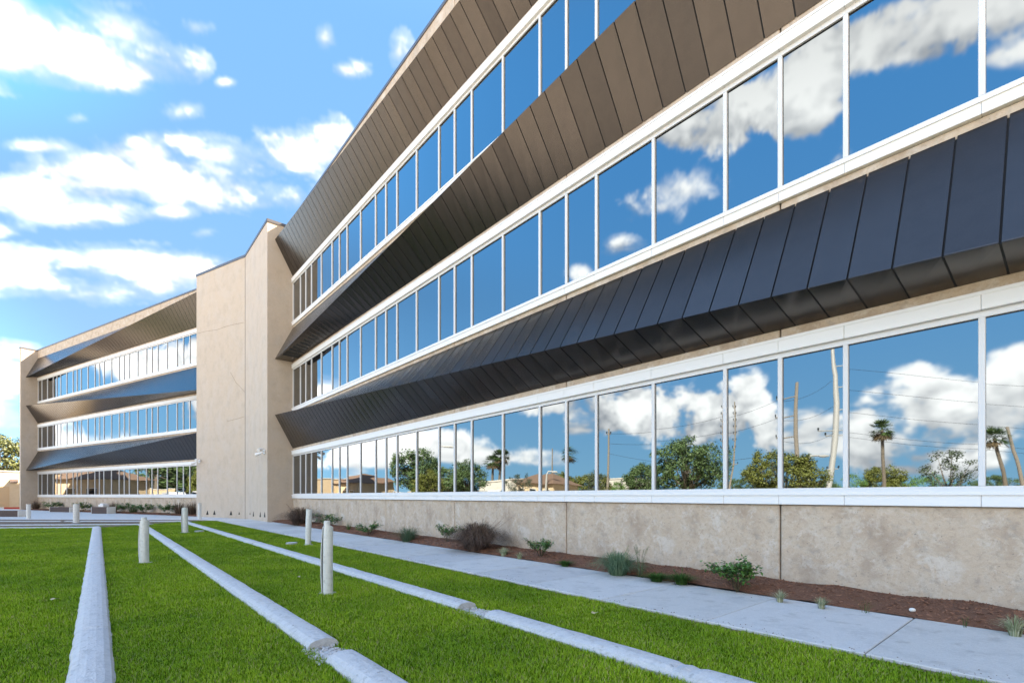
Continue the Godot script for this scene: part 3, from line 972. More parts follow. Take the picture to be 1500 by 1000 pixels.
func build_grass() -> void:
	var tufts := []
	var r := RandomNumberGenerator.new()
	r.seed = 4242
	var variants := 5
	var inst := []
	for v in variants:
		var m := MB.new()
		for i in 20:
			var a := r.randf() * TAU
			var rad := 0.075 * sqrt(r.randf())
			var d := Vector3(cos(r.randf() * TAU), 0, sin(r.randf() * TAU)).normalized()
			var t := r.randf()
			var c := Color(lerpf(0.16, 0.28, t), lerpf(0.28, 0.41, t), lerpf(0.015, 0.024, t))
			if r.randf() < 0.09: c = Color(0.34, 0.31, 0.12)
			var h := r.randf_range(0.022, 0.052)
			blade_into(m, Vector3(cos(a) * rad, -0.003, sin(a) * rad), d, h, r.randf_range(0.0018, 0.0034), r.randf_range(0.004, 0.03), c, c)
		tufts.append(m.mesh())
		inst.append([])
	var f := FastNoiseLite.new()
	f.seed = 8; f.frequency = 0.5; f.fractal_octaves = 3
	var curbs := [[4.31, -7.0, 26.6], [6.1, -7.0, 24.7], [7.64, -7.0, 23.6]]
	var gaps := [[4.31, 1.27, 1.78], [6.1, 0.97, 1.4]]
	var cell := 1.0
	var s := -4.0
	while s < 26.9:
		var v := 2.86
		while v < 12.6:
			var c := sv(s + 0.5, v + 0.5)
			var px := 0.0
			if c.z < -1.5:
				px = CX + c.x / -c.z * FOCAL
			var dist := Vector2(c.x, c.z).length()
			var inside: bool = c.z < -1.5 and px > -420 and px < 1800
			var count := 0
			if inside:
				count = int(clampf(5200.0 / dist, 160, 1100))
			elif dist < 9.0:
				count = 250
			else:
				count = 60
			for k in count:
				var ss := s + r.randf() * cell; var vv := v + r.randf() * cell
				if vv > 2.86 and vv < 12.6 and ss < 26.9:
					var ok := true
					for cb in curbs:
						if absf(vv - cb[0]) < 0.115 + 0.02 * r.randf() and ss < cb[2] + 0.1: ok = false
					for g in gaps:
						if absf(vv - g[0]) < 0.15 and ss > g[1] and ss < g[2] and r.randf() < 0.5: ok = false
					var w := sv(ss, vv)
					for cr in CROSS:
						var zl := lerpf(cr[1], cr[3], (w.x - cr[0]) / (cr[2] - cr[0]))
						if w.x < cr[0] + 0.1 and absf(w.z - zl) < 0.16: ok = false
					if w.x < -16.8 and w.z < lerpf(-20.25, -18.0, (w.x + 17.25) / -18.75) and r.randf() < 0.85: ok = false
					if w.z < -25.0 and vv > 4.2: ok = false
					if not ok: continue
					var n := f.get_noise_2d(ss, vv)
					var sc := r.randf_range(0.75, 1.2) * (1.0 + 0.25 * n)
					var xf := Transform3D(Basis(Vector3.UP, r.randf() * TAU).scaled(Vector3(1, sc, 1)), sv(ss, vv))
					var t := clampf(0.5 + n * 0.7 + r.randf_range(-0.25, 0.25), 0, 1)
					inst[r.randi_range(0, variants - 1)].append([xf, Color(lerpf(0.72, 1.4, t), lerpf(0.78, 1.22, t), lerpf(0.8, 1.3, t))])
			v += cell
		s += cell
	var holder := Node3D.new()
	holder.name = "grass"
	add_child(holder)
	tag(holder, "short bright green grass covering the lawn between the curbs", "grass")
	kind(holder, "stuff")
	for v in variants:
		var mm := MultiMesh.new()
		mm.transform_format = MultiMesh.TRANSFORM_3D
		mm.use_colors = true
		mm.mesh = tufts[v]
		mm.instance_count = inst[v].size()
		for i in inst[v].size():
			mm.set_instance_transform(i, inst[v][i][0])
			mm.set_instance_color(i, inst[v][i][1])
		var mi := MultiMeshInstance3D.new()
		mi.name = "grass_blades"
		mi.multimesh = mm
		mi.material_override = M.blade
		holder.add_child(mi, true)
		kind(mi, "stuff")
	var total := 0
	for v in variants: total += inst[v].size()
	print("tufts ", total)
	# a few dead leaves lying on the lawn
	for q in [[80, 884, 0.5], [437, 850, 2.0], [650, 886, 1.2], [872, 905, 0.3]]:
		var p := ground(q[0], q[1])
		var m := MB.new()
		m.col = Color(0.42, 0.36, 0.2)
		var c := Vector3(0, 0.062, 0)
		for i in 6:
			var a0 := TAU * i / 6; var a1 := TAU * (i + 1) / 6
			m.tri_o(c, c + Vector3(cos(a0) * 0.05, 0.012 * sin(a0 * 2), sin(a0) * 0.025), c + Vector3(cos(a1) * 0.05, 0.012 * sin(a1 * 2), sin(a1) * 0.025), Vector3(0, -1, 0))
		var o := put("fallen_leaf", m, M.leaf, self, Transform3D(Basis(Vector3.UP, q[2]), p))
		tag(o, "small dry tan leaf lying on the green lawn", "leaf", "dry leaves on the lawn")


# ---------------------------------------------------------------- white pipes standing in the lawn
func standpipe(at: Vector3, h: float, rad: float, lean: Vector3, slit: bool, inner: float, label: String, turn: float, bow := 0.0) -> void:
	var t := thing("standpipe", label, "pipe", at, turn, "white plastic standpipes in the lawn")
	var n := 40
	var wall := 0.009
	var m := MB.new()
	var open := 0.5 if slit else 0.0
	var rows := 14
	var P := func(i: int, j: int, rr: float) -> Vector3:
		var f := float(j) / rows
		# the sleeve is sawn lengthwise and gapes
		var gap := open * (0.4 + 0.6 * sin(f * 2.6 + 0.3))
		var a := gap + (TAU - 2 * gap) * i / n
		var edge := 1.0
		if slit:
			edge = 1.0 + 0.35 * exp(-pow(minf(a - gap, TAU - gap - a) / 0.35, 2.0)) * sin(f * PI * 0.9 + 0.3)
		var top := 0.012 * sin(a * 2 + turn) if j == rows else 0.0
		return Vector3(cos(a) * rr * edge, -0.05 + (h + 0.05) * f + top, sin(a) * rr * edge) + lean * f * f + Vector3(0, 0, bow * sin(f * PI))
	for j in rows:
		for i in n:
			if not slit or true:
				m.quad(P.call(i, j, rad), P.call(i, j + 1, rad), P.call(i + 1, j + 1, rad), P.call(i + 1, j, rad))
				m.quad(P.call(i, j, rad - wall), P.call(i + 1, j, rad - wall), P.call(i + 1, j + 1, rad - wall), P.call(i, j + 1, rad - wall))
	for i in n:
		m.quad_o(P.call(i, rows, rad), P.call(i + 1, rows, rad), P.call(i + 1, rows, rad - wall), P.call(i, rows, rad - wall), Vector3(0, 0, 0))
	if slit:
		for j in rows:
			for i in [0, n]:
				m.quad(P.call(i, j, rad), P.call(i, j + 1, rad), P.call(i, j + 1, rad - wall), P.call(i, j, rad - wall))
	# smooth normals round the pipe
	for i in m.v.size():
		var f := clampf((m.v[i].y + 0.05) / (h + 0.05), 0, 1)
		var c := lean * f * f + Vector3(0, 0, bow * sin(f * PI))
		var rd := Vector3(m.v[i].x - c.x, 0, m.v[i].z - c.z).normalized()
		if absf(m.n[i].dot(rd)) > 0.75:
			m.n[i] = rd * signf(m.n[i].dot(rd))
	put("sleeve", m, M.pipe, t)
	if inner > 0.0:
		var q := MB.new()
		var top := lean + Vector3(0.012, h + inner, 0)
		q.tube([Vector3(0, -0.04, 0), lean * 0.4 + Vector3(0.006, h * 0.6, 0), top], [rad * 0.62, rad * 0.62, rad * 0.6], 20)
		put("inner_pipe", q, M.pipe, t)
	var base := MB.new()
	var r := RandomNumberGenerator.new()
	r.seed = int(at.x * 100)
	for i in 9:
		var a := r.randf() * TAU
		var c := Vector3(cos(a) * rad * 1.2, 0.012, sin(a) * rad * 1.2)
		var z := r.randf_range(0.02, 0.045)
		base.bevel_box(c - Vector3(z, 0.03, z * 0.7), c + Vector3(z, r.randf_range(0.005, 0.02), z * 0.7), 0.006)
	put("concrete_footing", base, M.curb, t)

func build_pipes() -> void:
	standpipe(ground(480, 870.5), 0.92, 0.068, Vector3(0.0, 0, 0.0), true, 0.07, "white plastic standpipe split down its side with a second pipe inside, in the lawn", -2.35, 0.01)
	standpipe(ground(451, 798.5), 0.97, 0.075, Vector3(0.03, 0, 0), false, 0.0, "plain straight white standpipe in the grass strip beside the sidewalk", 0.4)
	standpipe(ground(211.5, 825), 0.85, 0.075, Vector3(0.0, 0, 0.0), true, 0.055, "bent white standpipe with gaping seam between the two outer curb lines", -2.3, 0.04)
	standpipe(ground(271, 780.5), 0.9, 0.09, Vector3(0.02, 0, 0), true, 0.0, "white standpipe with notched top beside the middle curb line", -2.2)
	standpipe(ground(292, 761.5), 0.92, 0.085, Vector3.ZERO, false, 0.0, "white standpipe on the plaza edge before the stair tower corner", 0.1)
	standpipe(ground(111, 766), 0.93, 0.12, Vector3(0.02, 0, 0), true, 0.0, "stout white standpipe standing among the cross curbs in bare soil", 2.0)
	standpipe(ground(41, 760.5), 0.86, 0.1, Vector3.ZERO, false, 0.0, "white standpipe beside the low brown planter boxes", 1.0)
	for q in [[427, 797.5, "flat concrete disc in the grass beside the plain straight standpipe"], [291.5, 779.3, "flat concrete disc in the grass beside the notched standpipe"]]:
		var m := MB.new()
		m.tube([Vector3(0, -0.05, 0), Vector3(0, 0.05, 0), Vector3(0, 0.06, 0)], [0.15, 0.15, 0.135], 20)
		var o := put("cover_disc", m, M.curb, self, Transform3D(Basis(), ground(q[0], q[1])))
		tag(o, q[2], "cover", "flat concrete discs in the lawn")


# ---------------------------------------------------------------- plants of the bed
func grass_clump(called: String, label: String, at: Vector3, h: float, rad: float, n: int, c0: Color, c1: Color, wid: float, droop: float, sd: int, plumes := 0, plume_c := Color(0.2, 0.14, 0.12), group := "ornamental grasses in the planting beds") -> Node3D:
	var t := thing(called, label, "plant", at, 0.0, group)
	var r := RandomNumberGenerator.new()
	r.seed = sd
	var m := MB.new()
	for i in n:
		var a := r.randf() * TAU
		var out := Vector3(cos(a), 0, sin(a))
		var p := out * rad * 0.2 * sqrt(r.randf())
		var far := pow(r.randf(), 0.7)
		var reach := rad * far * r.randf_range(0.8, 1.1)
		var hh := h * (1.0 - 0.5 * far * far) * r.randf_range(0.6, 1.05)
		var side := out.cross(Vector3.UP) * wid
		var prev := p - Vector3(0, 0.05, 0)
		var prev_w := side
		m.col = c0.lerp(c1, r.randf())
		for k in range(1, 6):
			var f := k / 5.0
			var y := hh * (f * (1.0 + droop) - droop * 1.25 * f * f * f)
			var q := p + out * reach * pow(f, 1.2) + Vector3(0, y, 0)
			var w := side * (1.0 - f * 0.92)
			var nn := (prev_w.normalized().cross(q - prev)).normalized()
			if nn.y < 0: nn = -nn
			m.tri_n(prev - prev_w, prev + prev_w, q + w, nn, nn, nn)
			m.tri_n(prev - prev_w, q + w, q - w, nn, nn, nn)
			prev = q; prev_w = w
	put("blades", m, M.blade, t)
	for i in plumes:
		var q := MB.new()
		var a := r.randf() * TAU
		var out := Vector3(cos(a), 0, sin(a)) * rad * r.randf_range(0.3, 0.9)
		var tip := out + Vector3(0, h * r.randf_range(1.0, 1.25), 0)
		q.col = plume_c * 0.8
		q.tube([out * 0.15, out * 0.5 + Vector3(0, h * 0.7, 0), tip], [0.002, 0.002, 0.0012], 4)
		q.col = plume_c
		for k in 30:
			var f := 0.65 + 0.35 * k / 30.0
			var c := (out * 0.5 + Vector3(0, h * 0.7, 0)).lerp(tip, (f - 0.5) * 2)
			var d := Vector3(r.randf_range(-1, 1), r.randf_range(0, 1), r.randf_range(-1, 1)).normalized() * 0.035
			var sd2 := d.cross(Vector3(0.3, 1, 0.2)).normalized() * 0.003
			q.tri(c - sd2, c + sd2, c + d)
		put("plume", q, M.blade, t)
	return t

func leaf_into(m: MB, c: Vector3, d: Vector3, up: Vector3, len: float, wid: float) -> void:
	var side := d.cross(up).normalized() * wid
	var nn := side.cross(d).normalized()
	if nn.dot(up) < 0: nn = -nn
	var tip := c + d * len - up * len * 0.12
	var l := c + d * len * 0.45 + side + up * len * 0.06
	var q := c + d * len * 0.45 - side + up * len * 0.06
	m.tri_n(c, q, tip, nn, nn, nn)
	m.tri_n(c, tip, l, nn, nn, nn)

func shrub(called: String, label: String, at: Vector3, h: float, rad: float, stems: int, leaves: int, ls: float, c0: Color, c1: Color, sd: int, flowers := 0, group := "small shrubs in the planting beds") -> Node3D:
	var t := thing(called, label, "shrub", at, 0.0, group)
	var r := RandomNumberGenerator.new()
	r.seed = sd
	var st := MB.new()
	var fo := MB.new()
	st.col = Color(0.09, 0.07, 0.04)
	for i in stems:
		var a := TAU * (i + r.randf_range(-0.3, 0.3)) / stems
		var out := Vector3(cos(a), 0, sin(a)) * rad * r.randf_range(0.4, 1.0)
		var tip := out + Vector3(0, h * r.randf_range(0.55, 1.0), 0)
		var mid := out * 0.35 + Vector3(0, tip.y * 0.55, 0) + Vector3(r.randf_range(-1, 1), 0, r.randf_range(-1, 1)) * rad * 0.1
		st.tube([Vector3(0, -0.03, 0), mid, tip], [0.007, 0.005, 0.0025], 5)
		var tips := [[mid, tip]]
		for k in 3:
			var b := mid.lerp(tip, r.randf_range(0.1, 0.7))
			var e := b + (Vector3(r.randf_range(-1, 1), r.randf_range(0.1, 0.9), r.randf_range(-1, 1)).normalized() + out.normalized() * 0.5) * rad * r.randf_range(0.3, 0.55)
			st.tube([b, e], [0.003, 0.0015], 4)
			tips.append([b, e])
		for tp in tips:
			for k in leaves:
				var f := r.randf()
				var c: Vector3 = tp[0].lerp(tp[1], f) + Vector3(r.randf_range(-1, 1), r.randf_range(-1, 1), r.randf_range(-1, 1)) * ls * 0.6
				var d := Vector3(r.randf_range(-1, 1), r.randf_range(-0.4, 0.7), r.randf_range(-1, 1)).normalized()
				fo.col = c0.lerp(c1, r.randf())
				leaf_into(fo, c, d, Vector3.UP, ls * r.randf_range(0.6, 1.2), ls * 0.32)
	put("stems", st, M.blade, t)
	put("foliage", fo, M.leaf, t)
	for i in flowers:
		var q := MB.new()
		q.col = Color(0.5, 0.02, 0.03)
		var a := r.randf() * TAU
		var c := Vector3(cos(a), 0, sin(a)) * rad * 0.5 + Vector3(0, h * r.randf_range(0.5, 0.95), 0)
		for k in 10:
			var d := Vector3(r.randf_range(-1, 1), r.randf_range(0, 1), r.randf_range(-1, 1)).normalized()
			leaf_into(q, c, d, Vector3.UP, 0.035, 0.016)
		put("flower", q, M.leaf, t)
	return t

func bed(px: float, py: float) -> Vector3:
	# a plant foot on the mound, pushed off the wall
	var d := FOCAL * (EYE - 0.1) / (py - HORIZON)
	var p := Vector3((px - CX) / FOCAL * d, 0.06, -d)
	return p

func build_bed_plants() -> void:
	var pur0 := Color(0.05, 0.032, 0.026); var pur1 := Color(0.24, 0.165, 0.13)
	var gr0 := Color(0.03, 0.065, 0.02); var gr1 := Color(0.1, 0.16, 0.05)
	var lf0 := Color(0.04, 0.1, 0.02); var lf1 := Color(0.14, 0.27, 0.06)
	grass_clump("fountain_grass", "large dark purple fountain grass, the widest clump in the bed", bed(698, 803), 0.62, 1.0, 2600, pur0, pur1, 0.005, 1.35, 11, 16)
	grass_clump("fountain_grass", "dark purple fountain grass behind the plain straight standpipe at the tower end of the bed", bed(440, 767), 0.75, 1.2, 1500, pur0, pur1, 0.007, 1.3, 12, 12)
	shrub("leafy_shrub", "small open green shrub at the tower side of the large purple grass", bed(655, 794), 0.55, 0.42, 7, 26, 0.06, lf0, lf1, 21)
	shrub("leafy_shrub", "small green shrub peeping out beside the purple grass at the tower end", bed(483, 770), 0.5, 0.6, 7, 26, 0.075, lf0, lf1, 22)
	shrub("leafy_shrub", "low spreading green shrub between the small arching grass and the tower end", bed(541, 781), 0.32, 0.55, 8, 26, 0.06, lf0, lf1, 23)
	grass_clump("sedge_tuft", "thin wispy green tuft beside the low spreading shrub", bed(511, 776), 0.55, 0.3, 60, gr0, gr1, 0.004, 0.3, 13)
	grass_clump("arching_grass", "small arching blue-green grass between two low shrubs near the tower end", bed(598, 790), 0.4, 0.75, 500, Color(0.05, 0.085, 0.05), Color(0.13, 0.18, 0.11), 0.0035, 1.4, 14)
	shrub("rose_bush", "small rose bush with a few red blooms", bed(792, 815), 0.42, 0.36, 9, 22, 0.05, lf0, lf1, 24, 3)
	grass_clump("variegated_tuft", "pale striped tuft in front of the large purple grass", bed(738, 810), 0.2, 0.26, 110, Color(0.22, 0.25, 0.13), Color(0.5, 0.5, 0.36), 0.005, 0.7, 15)
	grass_clump("variegated_tuft", "smaller pale striped tuft between the purple grass and the rose bush", bed(761, 814), 0.14, 0.18, 70, Color(0.22, 0.25, 0.13), Color(0.45, 0.45, 0.3), 0.004, 0.7, 16)
	grass_clump("creeping_plant", "low feathery green mat beside the rose bush", bed(828, 824), 0.1, 0.26, 420, gr0, Color(0.09, 0.17, 0.04), 0.003, 0.5, 17)
	grass_clump("fountain_grass", "arching blue-green fountain grass with pale seed plumes", bed(905, 836), 0.34, 0.6, 800, Color(0.07, 0.12, 0.07), Color(0.22, 0.3, 0.18), 0.0045, 1.4, 18, 7, Color(0.28, 0.3, 0.16))
	grass_clump("seed_stalk_grass", "thin grass with tall feathery seed stalks beside the blue-green fountain grass", bed(938, 838), 0.4, 0.22, 50, Color(0.09, 0.13, 0.06), Color(0.2, 0.22, 0.12), 0.003, 0.35, 19, 8, Color(0.26, 0.27, 0.17))
	grass_clump("creeping_plant", "low dark green mat running on from the blue-green fountain grass", bed(962, 845), 0.12, 0.34, 700, gr0, Color(0.08, 0.16, 0.035), 0.003, 0.5, 20)
	grass_clump("creeping_plant", "shaggy low green mat with one upright sprig next to the leafy green bush", bed(998, 849), 0.16, 0.32, 700, gr0, Color(0.09, 0.17, 0.04), 0.003, 0.5, 25, 2, Color(0.1, 0.16, 0.06))
	shrub("leafy_bush", "rounded leafy green bush with bright serrated leaves against the wall joint", bed(1080, 860), 0.37, 0.34, 12, 20, 0.062, lf0, Color(0.13, 0.26, 0.05), 26)
	grass_clump("variegated_tuft", "pale striped tuft right below the wall joint", bed(1143, 874), 0.15, 0.15, 90, Color(0.2, 0.22, 0.12), Color(0.48, 0.47, 0.33), 0.0035, 0.6, 27)
	grass_clump("variegated_tuft", "pale striped tuft past the wall joint beside the sidewalk", bed(1204, 883), 0.13, 0.15, 90, Color(0.2, 0.22, 0.12), Color(0.48, 0.47, 0.33), 0.0035, 0.7, 28)
	grass_clump("sedge_tuft", "few thin green stems rising from bare mulch", bed(1268, 889), 0.2, 0.16, 12, gr0, gr1, 0.0022, 0.4, 29)
	grass_clump("sedge_tuft", "sparse thin green stems beside the largest pale striped tuft", bed(1414, 909), 0.14, 0.1, 9, gr0, gr1, 0.0022, 0.4, 30)
	grass_clump("variegated_tuft", "largest pale striped tuft, spiky, at the mulch edge", bed(1487, 921), 0.19, 0.19, 150, Color(0.2, 0.23, 0.12), Color(0.52, 0.5, 0.36), 0.004, 0.7, 31)
	var pb := MB.new()
	for i in 8:
		for j in 5:
			var f := func(a: int, c: int) -> Vector3: return Vector3(cos(TAU * a / 8) * sin(PI * c / 5) * 0.035, cos(PI * c / 5) * 0.022, sin(TAU * a / 8) * sin(PI * c / 5) * 0.026)
			pb.quad_o(f.call(i, j), f.call(i + 1, j), f.call(i + 1, j + 1), f.call(i, j + 1), Vector3.ZERO)
	var o := put("pebble", pb, M.stucco_white, self, Transform3D(Basis(), bed(1337, 893) + Vector3(0, 0.04, 0)))
	tag(o, "single pale pebble lying on the brown mulch", "stone")
	# far bed
	for q in [[52, 748, 1], [165, 751, 1], [262, 756, 1], [281, 757, 1]]:
		var p: Vector3 = far_bed(q[0])
		grass_clump("fountain_grass", ["dark purple grass beside the end blade of the far wing", "dark purple grass behind the planter box with white block", "dark purple grass in the far bed next to the stair tower corner", "tallest dark purple grass touching the stair tower corner"][[52, 165, 262, 281].find(q[0])], p, 0.95, 0.9, 350, pur0, pur1, 0.008, 0.7, q[0], 5)
	for q in [[78, "first low green shrub from the end blade in the far bed"], [122, "low green shrub behind the long brown planter box"], [182, "low green shrub right of the planter box with white block"], [212, "spreading green shrub below the middle of the far windows"], [245, "green shrub next to the purple grass by the stair tower"]]:
		shrub("leafy_shrub", q[1], far_bed(q[0]), 0.7, 0.75, 8, 22, 0.12, lf0, lf1, 300 + q[0])
	grass_clump("arching_grass", "pale arching grass in the far bed between two green shrubs", far_bed(195), 0.55, 0.9, 300, Color(0.06, 0.085, 0.045), Color(0.15, 0.17, 0.09), 0.006, 0.9, 33)

func far_bed(px: float) -> Vector3:
	var dir := Vector3((px - CX) / FOCAL, 0, -1)
	var dd := (W2O + W2Z * 0.55).dot(W2Z) / dir.dot(W2Z)
	return dir * dd + Vector3(0, 0.07, 0)


# ---------------------------------------------------------------- flood lamps on the tower
func build_fixtures() -> void:
	var C := sv(28.1, 1.2)
	for q in [[388.0, 661.5, W1Z, W1X, "pair of small white floodlights near the tower corner"], [292.5, 675.5, W2Z, W2X, "small white floodlights on the far corner of the tower"]]:
		var n: Vector3 = q[2]
		var dir := Vector3((q[0] - CX) / FOCAL, (HORIZON - q[1]) / FOCAL, -1)
		var dd: float = (C - Vector3(0, EYE, 0)).dot(n) / dir.dot(n)
		var p := Vector3(0, EYE, 0) + dir * dd
		var t := thing("wall_floodlight", q[4], "lamp", p, 0.0, "floodlights on the stair tower")
		t.basis = Basis(q[3].normalized(), Vector3.UP, n.normalized())
		var m := MB.new()
		m.bevel_box(Vector3(-0.08, -0.1, 0.001), Vector3(0.08, 0.1, 0.06), 0.01)
		put("mounting_box", m, M.white, t)
		for s in [-1, 1]:
			var a := MB.new()
			a.tube([Vector3(0.05 * s, 0.0, 0.05), Vector3(0.1 * s, 0.02 * s, 0.13), Vector3(0.14 * s, 0.04 * s, 0.18)], [0.018, 0.018, 0.018], 8)
			put("arm", a, M.white, t)
			var h := MB.new()
			h.tube([Vector3(0.1 * s, 0.1 * s + 0.03, 0.14), Vector3(0.16 * s, 0.1 * s, 0.22), Vector3(0.24 * s, 0.1 * s - 0.06, 0.36), Vector3(0.25 * s, 0.1 * s - 0.065, 0.37)], [0.035, 0.06, 0.085, 0.08], 14)
			put("lamp_head", h, M.white, t)


# ---------------------------------------------------------------- plaza
func planter_box(label: String, p: Vector3, len: float, h: float, turn: float, with_block: bool) -> void:
	var t := thing("planter_box", label, "planter", p, turn, "low brown boxes on the plaza")
	var d := 0.6
	var rows := 3
	for k in rows:
		var m := MB.new()
		var y0 := h * k / rows + 0.004; var y1 := h * (k + 1) / rows - 0.004
		m.bevel_box(Vector3(-len / 2, y0, d / 2 - 0.04), Vector3(len / 2, y1, d / 2), 0.005)
		put("board", m, M.brown_board, t)
		var n := MB.new()
		n.bevel_box(Vector3(-len / 2, y0, -d / 2), Vector3(len / 2, y1, -d / 2 + 0.04), 0.005)
		put("board", n, M.brown_board, t)
	for s in [-1, 1]:
		var e := MB.new()
		e.bevel_box(Vector3(s * len / 2 - 0.04 if s < 0 else len / 2 + 0.001, 0.0, -d / 2), Vector3(-len / 2 - 0.001 if s < 0 else len / 2 + 0.04, h, d / 2), 0.006)
		put("end_panel", e, M.stucco_white, t)
	var so := MB.new()
	so.box(Vector3(-len / 2 + 0.01, 0.01, -d / 2 + 0.05), Vector3(len / 2 - 0.01, h - 0.06, d / 2 - 0.05))
	put("soil_fill", so, M.soil, t)
	if with_block:
		var o := MB.new()
		o.bevel_box(Vector3(-0.24, 0, -0.2), Vector3(0.24, 0.22, 0.2), 0.02)
		o.bevel_box(Vector3(-0.16, 0.221, -0.16), Vector3(0.12, 0.3, 0.14), 0.02)
		var bl := put("white_block", o, M.white, self, Transform3D(Basis(Vector3.UP, turn), p + Vector3(0, h - 0.06, 0)))
		tag(bl, "white stepped block resting on a brown planter box", "block")

func build_plaza_things() -> void:
	var turn := atan2(-W2X.z, W2X.x)
	planter_box("low brown planter box with white block on top", ground(151, 752.6) + Vector3(0, 0.03, 0), 1.5, 0.5, turn + 0.25, true)
	planter_box("longest low brown planter box before the far windows", ground(93, 750.3) + Vector3(0, 0.03, 0), 2.6, 0.4, turn + 0.15, false)
	planter_box("low brown planter box nearest the beige building", ground(12, 757.2) + Vector3(0, 0.03, 0), 1.9, 0.38, turn + 0.45, false)


# ---------------------------------------------------------------- far things and what the windows mirror
func tree(called: String, label: String, at: Vector3, h: float, wid: float, style: int, sd: int, group := "") -> Node3D:
	var t := thing(called, label, "tree", at, 0.0, group)
	var r := RandomNumberGenerator.new()
	r.seed = sd
	var tr := MB.new()
	var fo := MB.new()
	var base_y: float = h * [0.22, 0.1, 0.28, 0.12, 0.2][style]
	var rad := wid / 2
	var c0: Color = [Color(0.04, 0.08, 0.025), Color(0.08, 0.1, 0.015), Color(0.03, 0.05, 0.025), Color(0.06, 0.14, 0.02), Color(0.03, 0.04, 0.008)][style]
	var c1: Color = [Color(0.13, 0.2, 0.07), Color(0.21, 0.23, 0.05), Color(0.09, 0.12, 0.07), Color(0.17, 0.3, 0.06), Color(0.1, 0.105, 0.02)][style]
	var clumps: int = [170, 230, 50, 80, 230][style]
	var per: int = [80, 84, 40, 70, 70][style]
	tr.tube([Vector3(0, -0.1, 0), Vector3(0.05, base_y * 0.6, 0.02), Vector3(0.1, base_y * 1.2, 0)], [h * 0.028, h * 0.022, h * 0.018], 8)
	var cen := Vector3(0, (base_y + h) / 2, 0)
	var hy: float = (h - base_y) / 2
	for i in clumps:
		var d := Vector3(r.randf_range(-1, 1), r.randf_range(-1, 1), r.randf_range(-1, 1))
		while d.length() > 1.0 or d.length() < 0.1: d = Vector3(r.randf_range(-1, 1), r.randf_range(-1, 1), r.randf_range(-1, 1))
		d = d.normalized() * pow(d.length(), 0.45)
		# lobed outline
		var lobe := (0.82 if style != 1 else 0.92) + (0.22 if style != 1 else 0.08) * sin(atan2(d.z, d.x) * 3.0 + sd) + 0.12 * sin(d.y * 7.0 + sd * 2)
		var c := cen + Vector3(d.x * rad * lobe, d.y * hy * (0.9 + 0.12 * sin(d.x * 6 + sd)), d.z * rad * lobe)
		if i % 4 == 0:
			var fork := Vector3(0.1, base_y * r.randf_range(0.8, 1.3), 0)
			tr.tube([fork, fork.lerp(c, 0.5) + Vector3(0, -0.08 * h * r.randf(), 0), c], [h * 0.012, h * 0.007, h * 0.002], 5)
		var cr: float = h * r.randf_range(0.07, 0.125) * [0.9, 0.9, 0.8, 1.0, 0.9][style]
		for k in per:
			var o := Vector3(r.randf_range(-1, 1), r.randf_range(-0.7, 0.7), r.randf_range(-1, 1))
			if o.length() > 1.0: o = o.normalized() * r.randf()
			var dd := Vector3(r.randf_range(-1, 1), r.randf_range(-0.9, 0.5), r.randf_range(-1, 1)).normalized()
			fo.col = c0.lerp(c1, r.randf_range(0.4, 0.85))
			var ls := h * 0.03 * r.randf_range(0.6, 1.3)
			leaf_into(fo, c + o * cr, dd, (o + Vector3(0.1, 0.6, 0.1)).normalized(), ls, ls * 0.34)
	put("trunk", tr, M.bark, t)
	put("crown", fo, M.leaf, t)
	return t

func palm(label: String, at: Vector3, h: float, sd: int, lean := Vector3.ZERO) -> void:
	var t := thing("fan_palm", label, "palm", at, 0.0, "tall fan palms beyond the car park")
	var r := RandomNumberGenerator.new()
	r.seed = sd
	var tr := MB.new()
	var top := Vector3(0, h - 1.6, 0) + lean
	tr.tube([Vector3(0, -0.1, 0), lean * 0.3 + Vector3(0, h * 0.4, 0), top], [0.28, 0.19, 0.16], 9)
	put("trunk", tr, M.bark, t)
	var fo := MB.new()
	for i in 64:
		var a := r.randf() * TAU
		var e := r.randf_range(-0.9, 1.35)
		var d := Vector3(cos(a) * cos(e), sin(e), sin(a) * cos(e))
		var stalk := top + d * r.randf_range(0.45, 0.95)
		var side := d.cross(Vector3.UP).normalized()
		var up := side.cross(d)
		fo.col = Color(0.035, 0.07, 0.02).lerp(Color(0.1, 0.16, 0.05), r.randf()) if e > -0.45 else Color(0.16, 0.12, 0.07)
		fo.tri(top, top + side * 0.04, stalk)
		for k in 11:
			var b := (k - 5) * 0.17
			var tip := stalk + (d * cos(b) + side * sin(b)) * r.randf_range(0.75, 1.0) - Vector3(0, r.randf_range(0.1, 0.4), 0) + up * r.randf_range(-0.1, 0.1)
			var w := (d * -sin(b) + side * cos(b)) * 0.05
			fo.tri(stalk - w * 0.4, stalk + (tip - stalk) * 0.55 + w, tip)
			fo.tri(stalk - w * 0.4, tip, stalk + (tip - stalk) * 0.55 - w)
	put("fronds", fo, M.leaf, t)

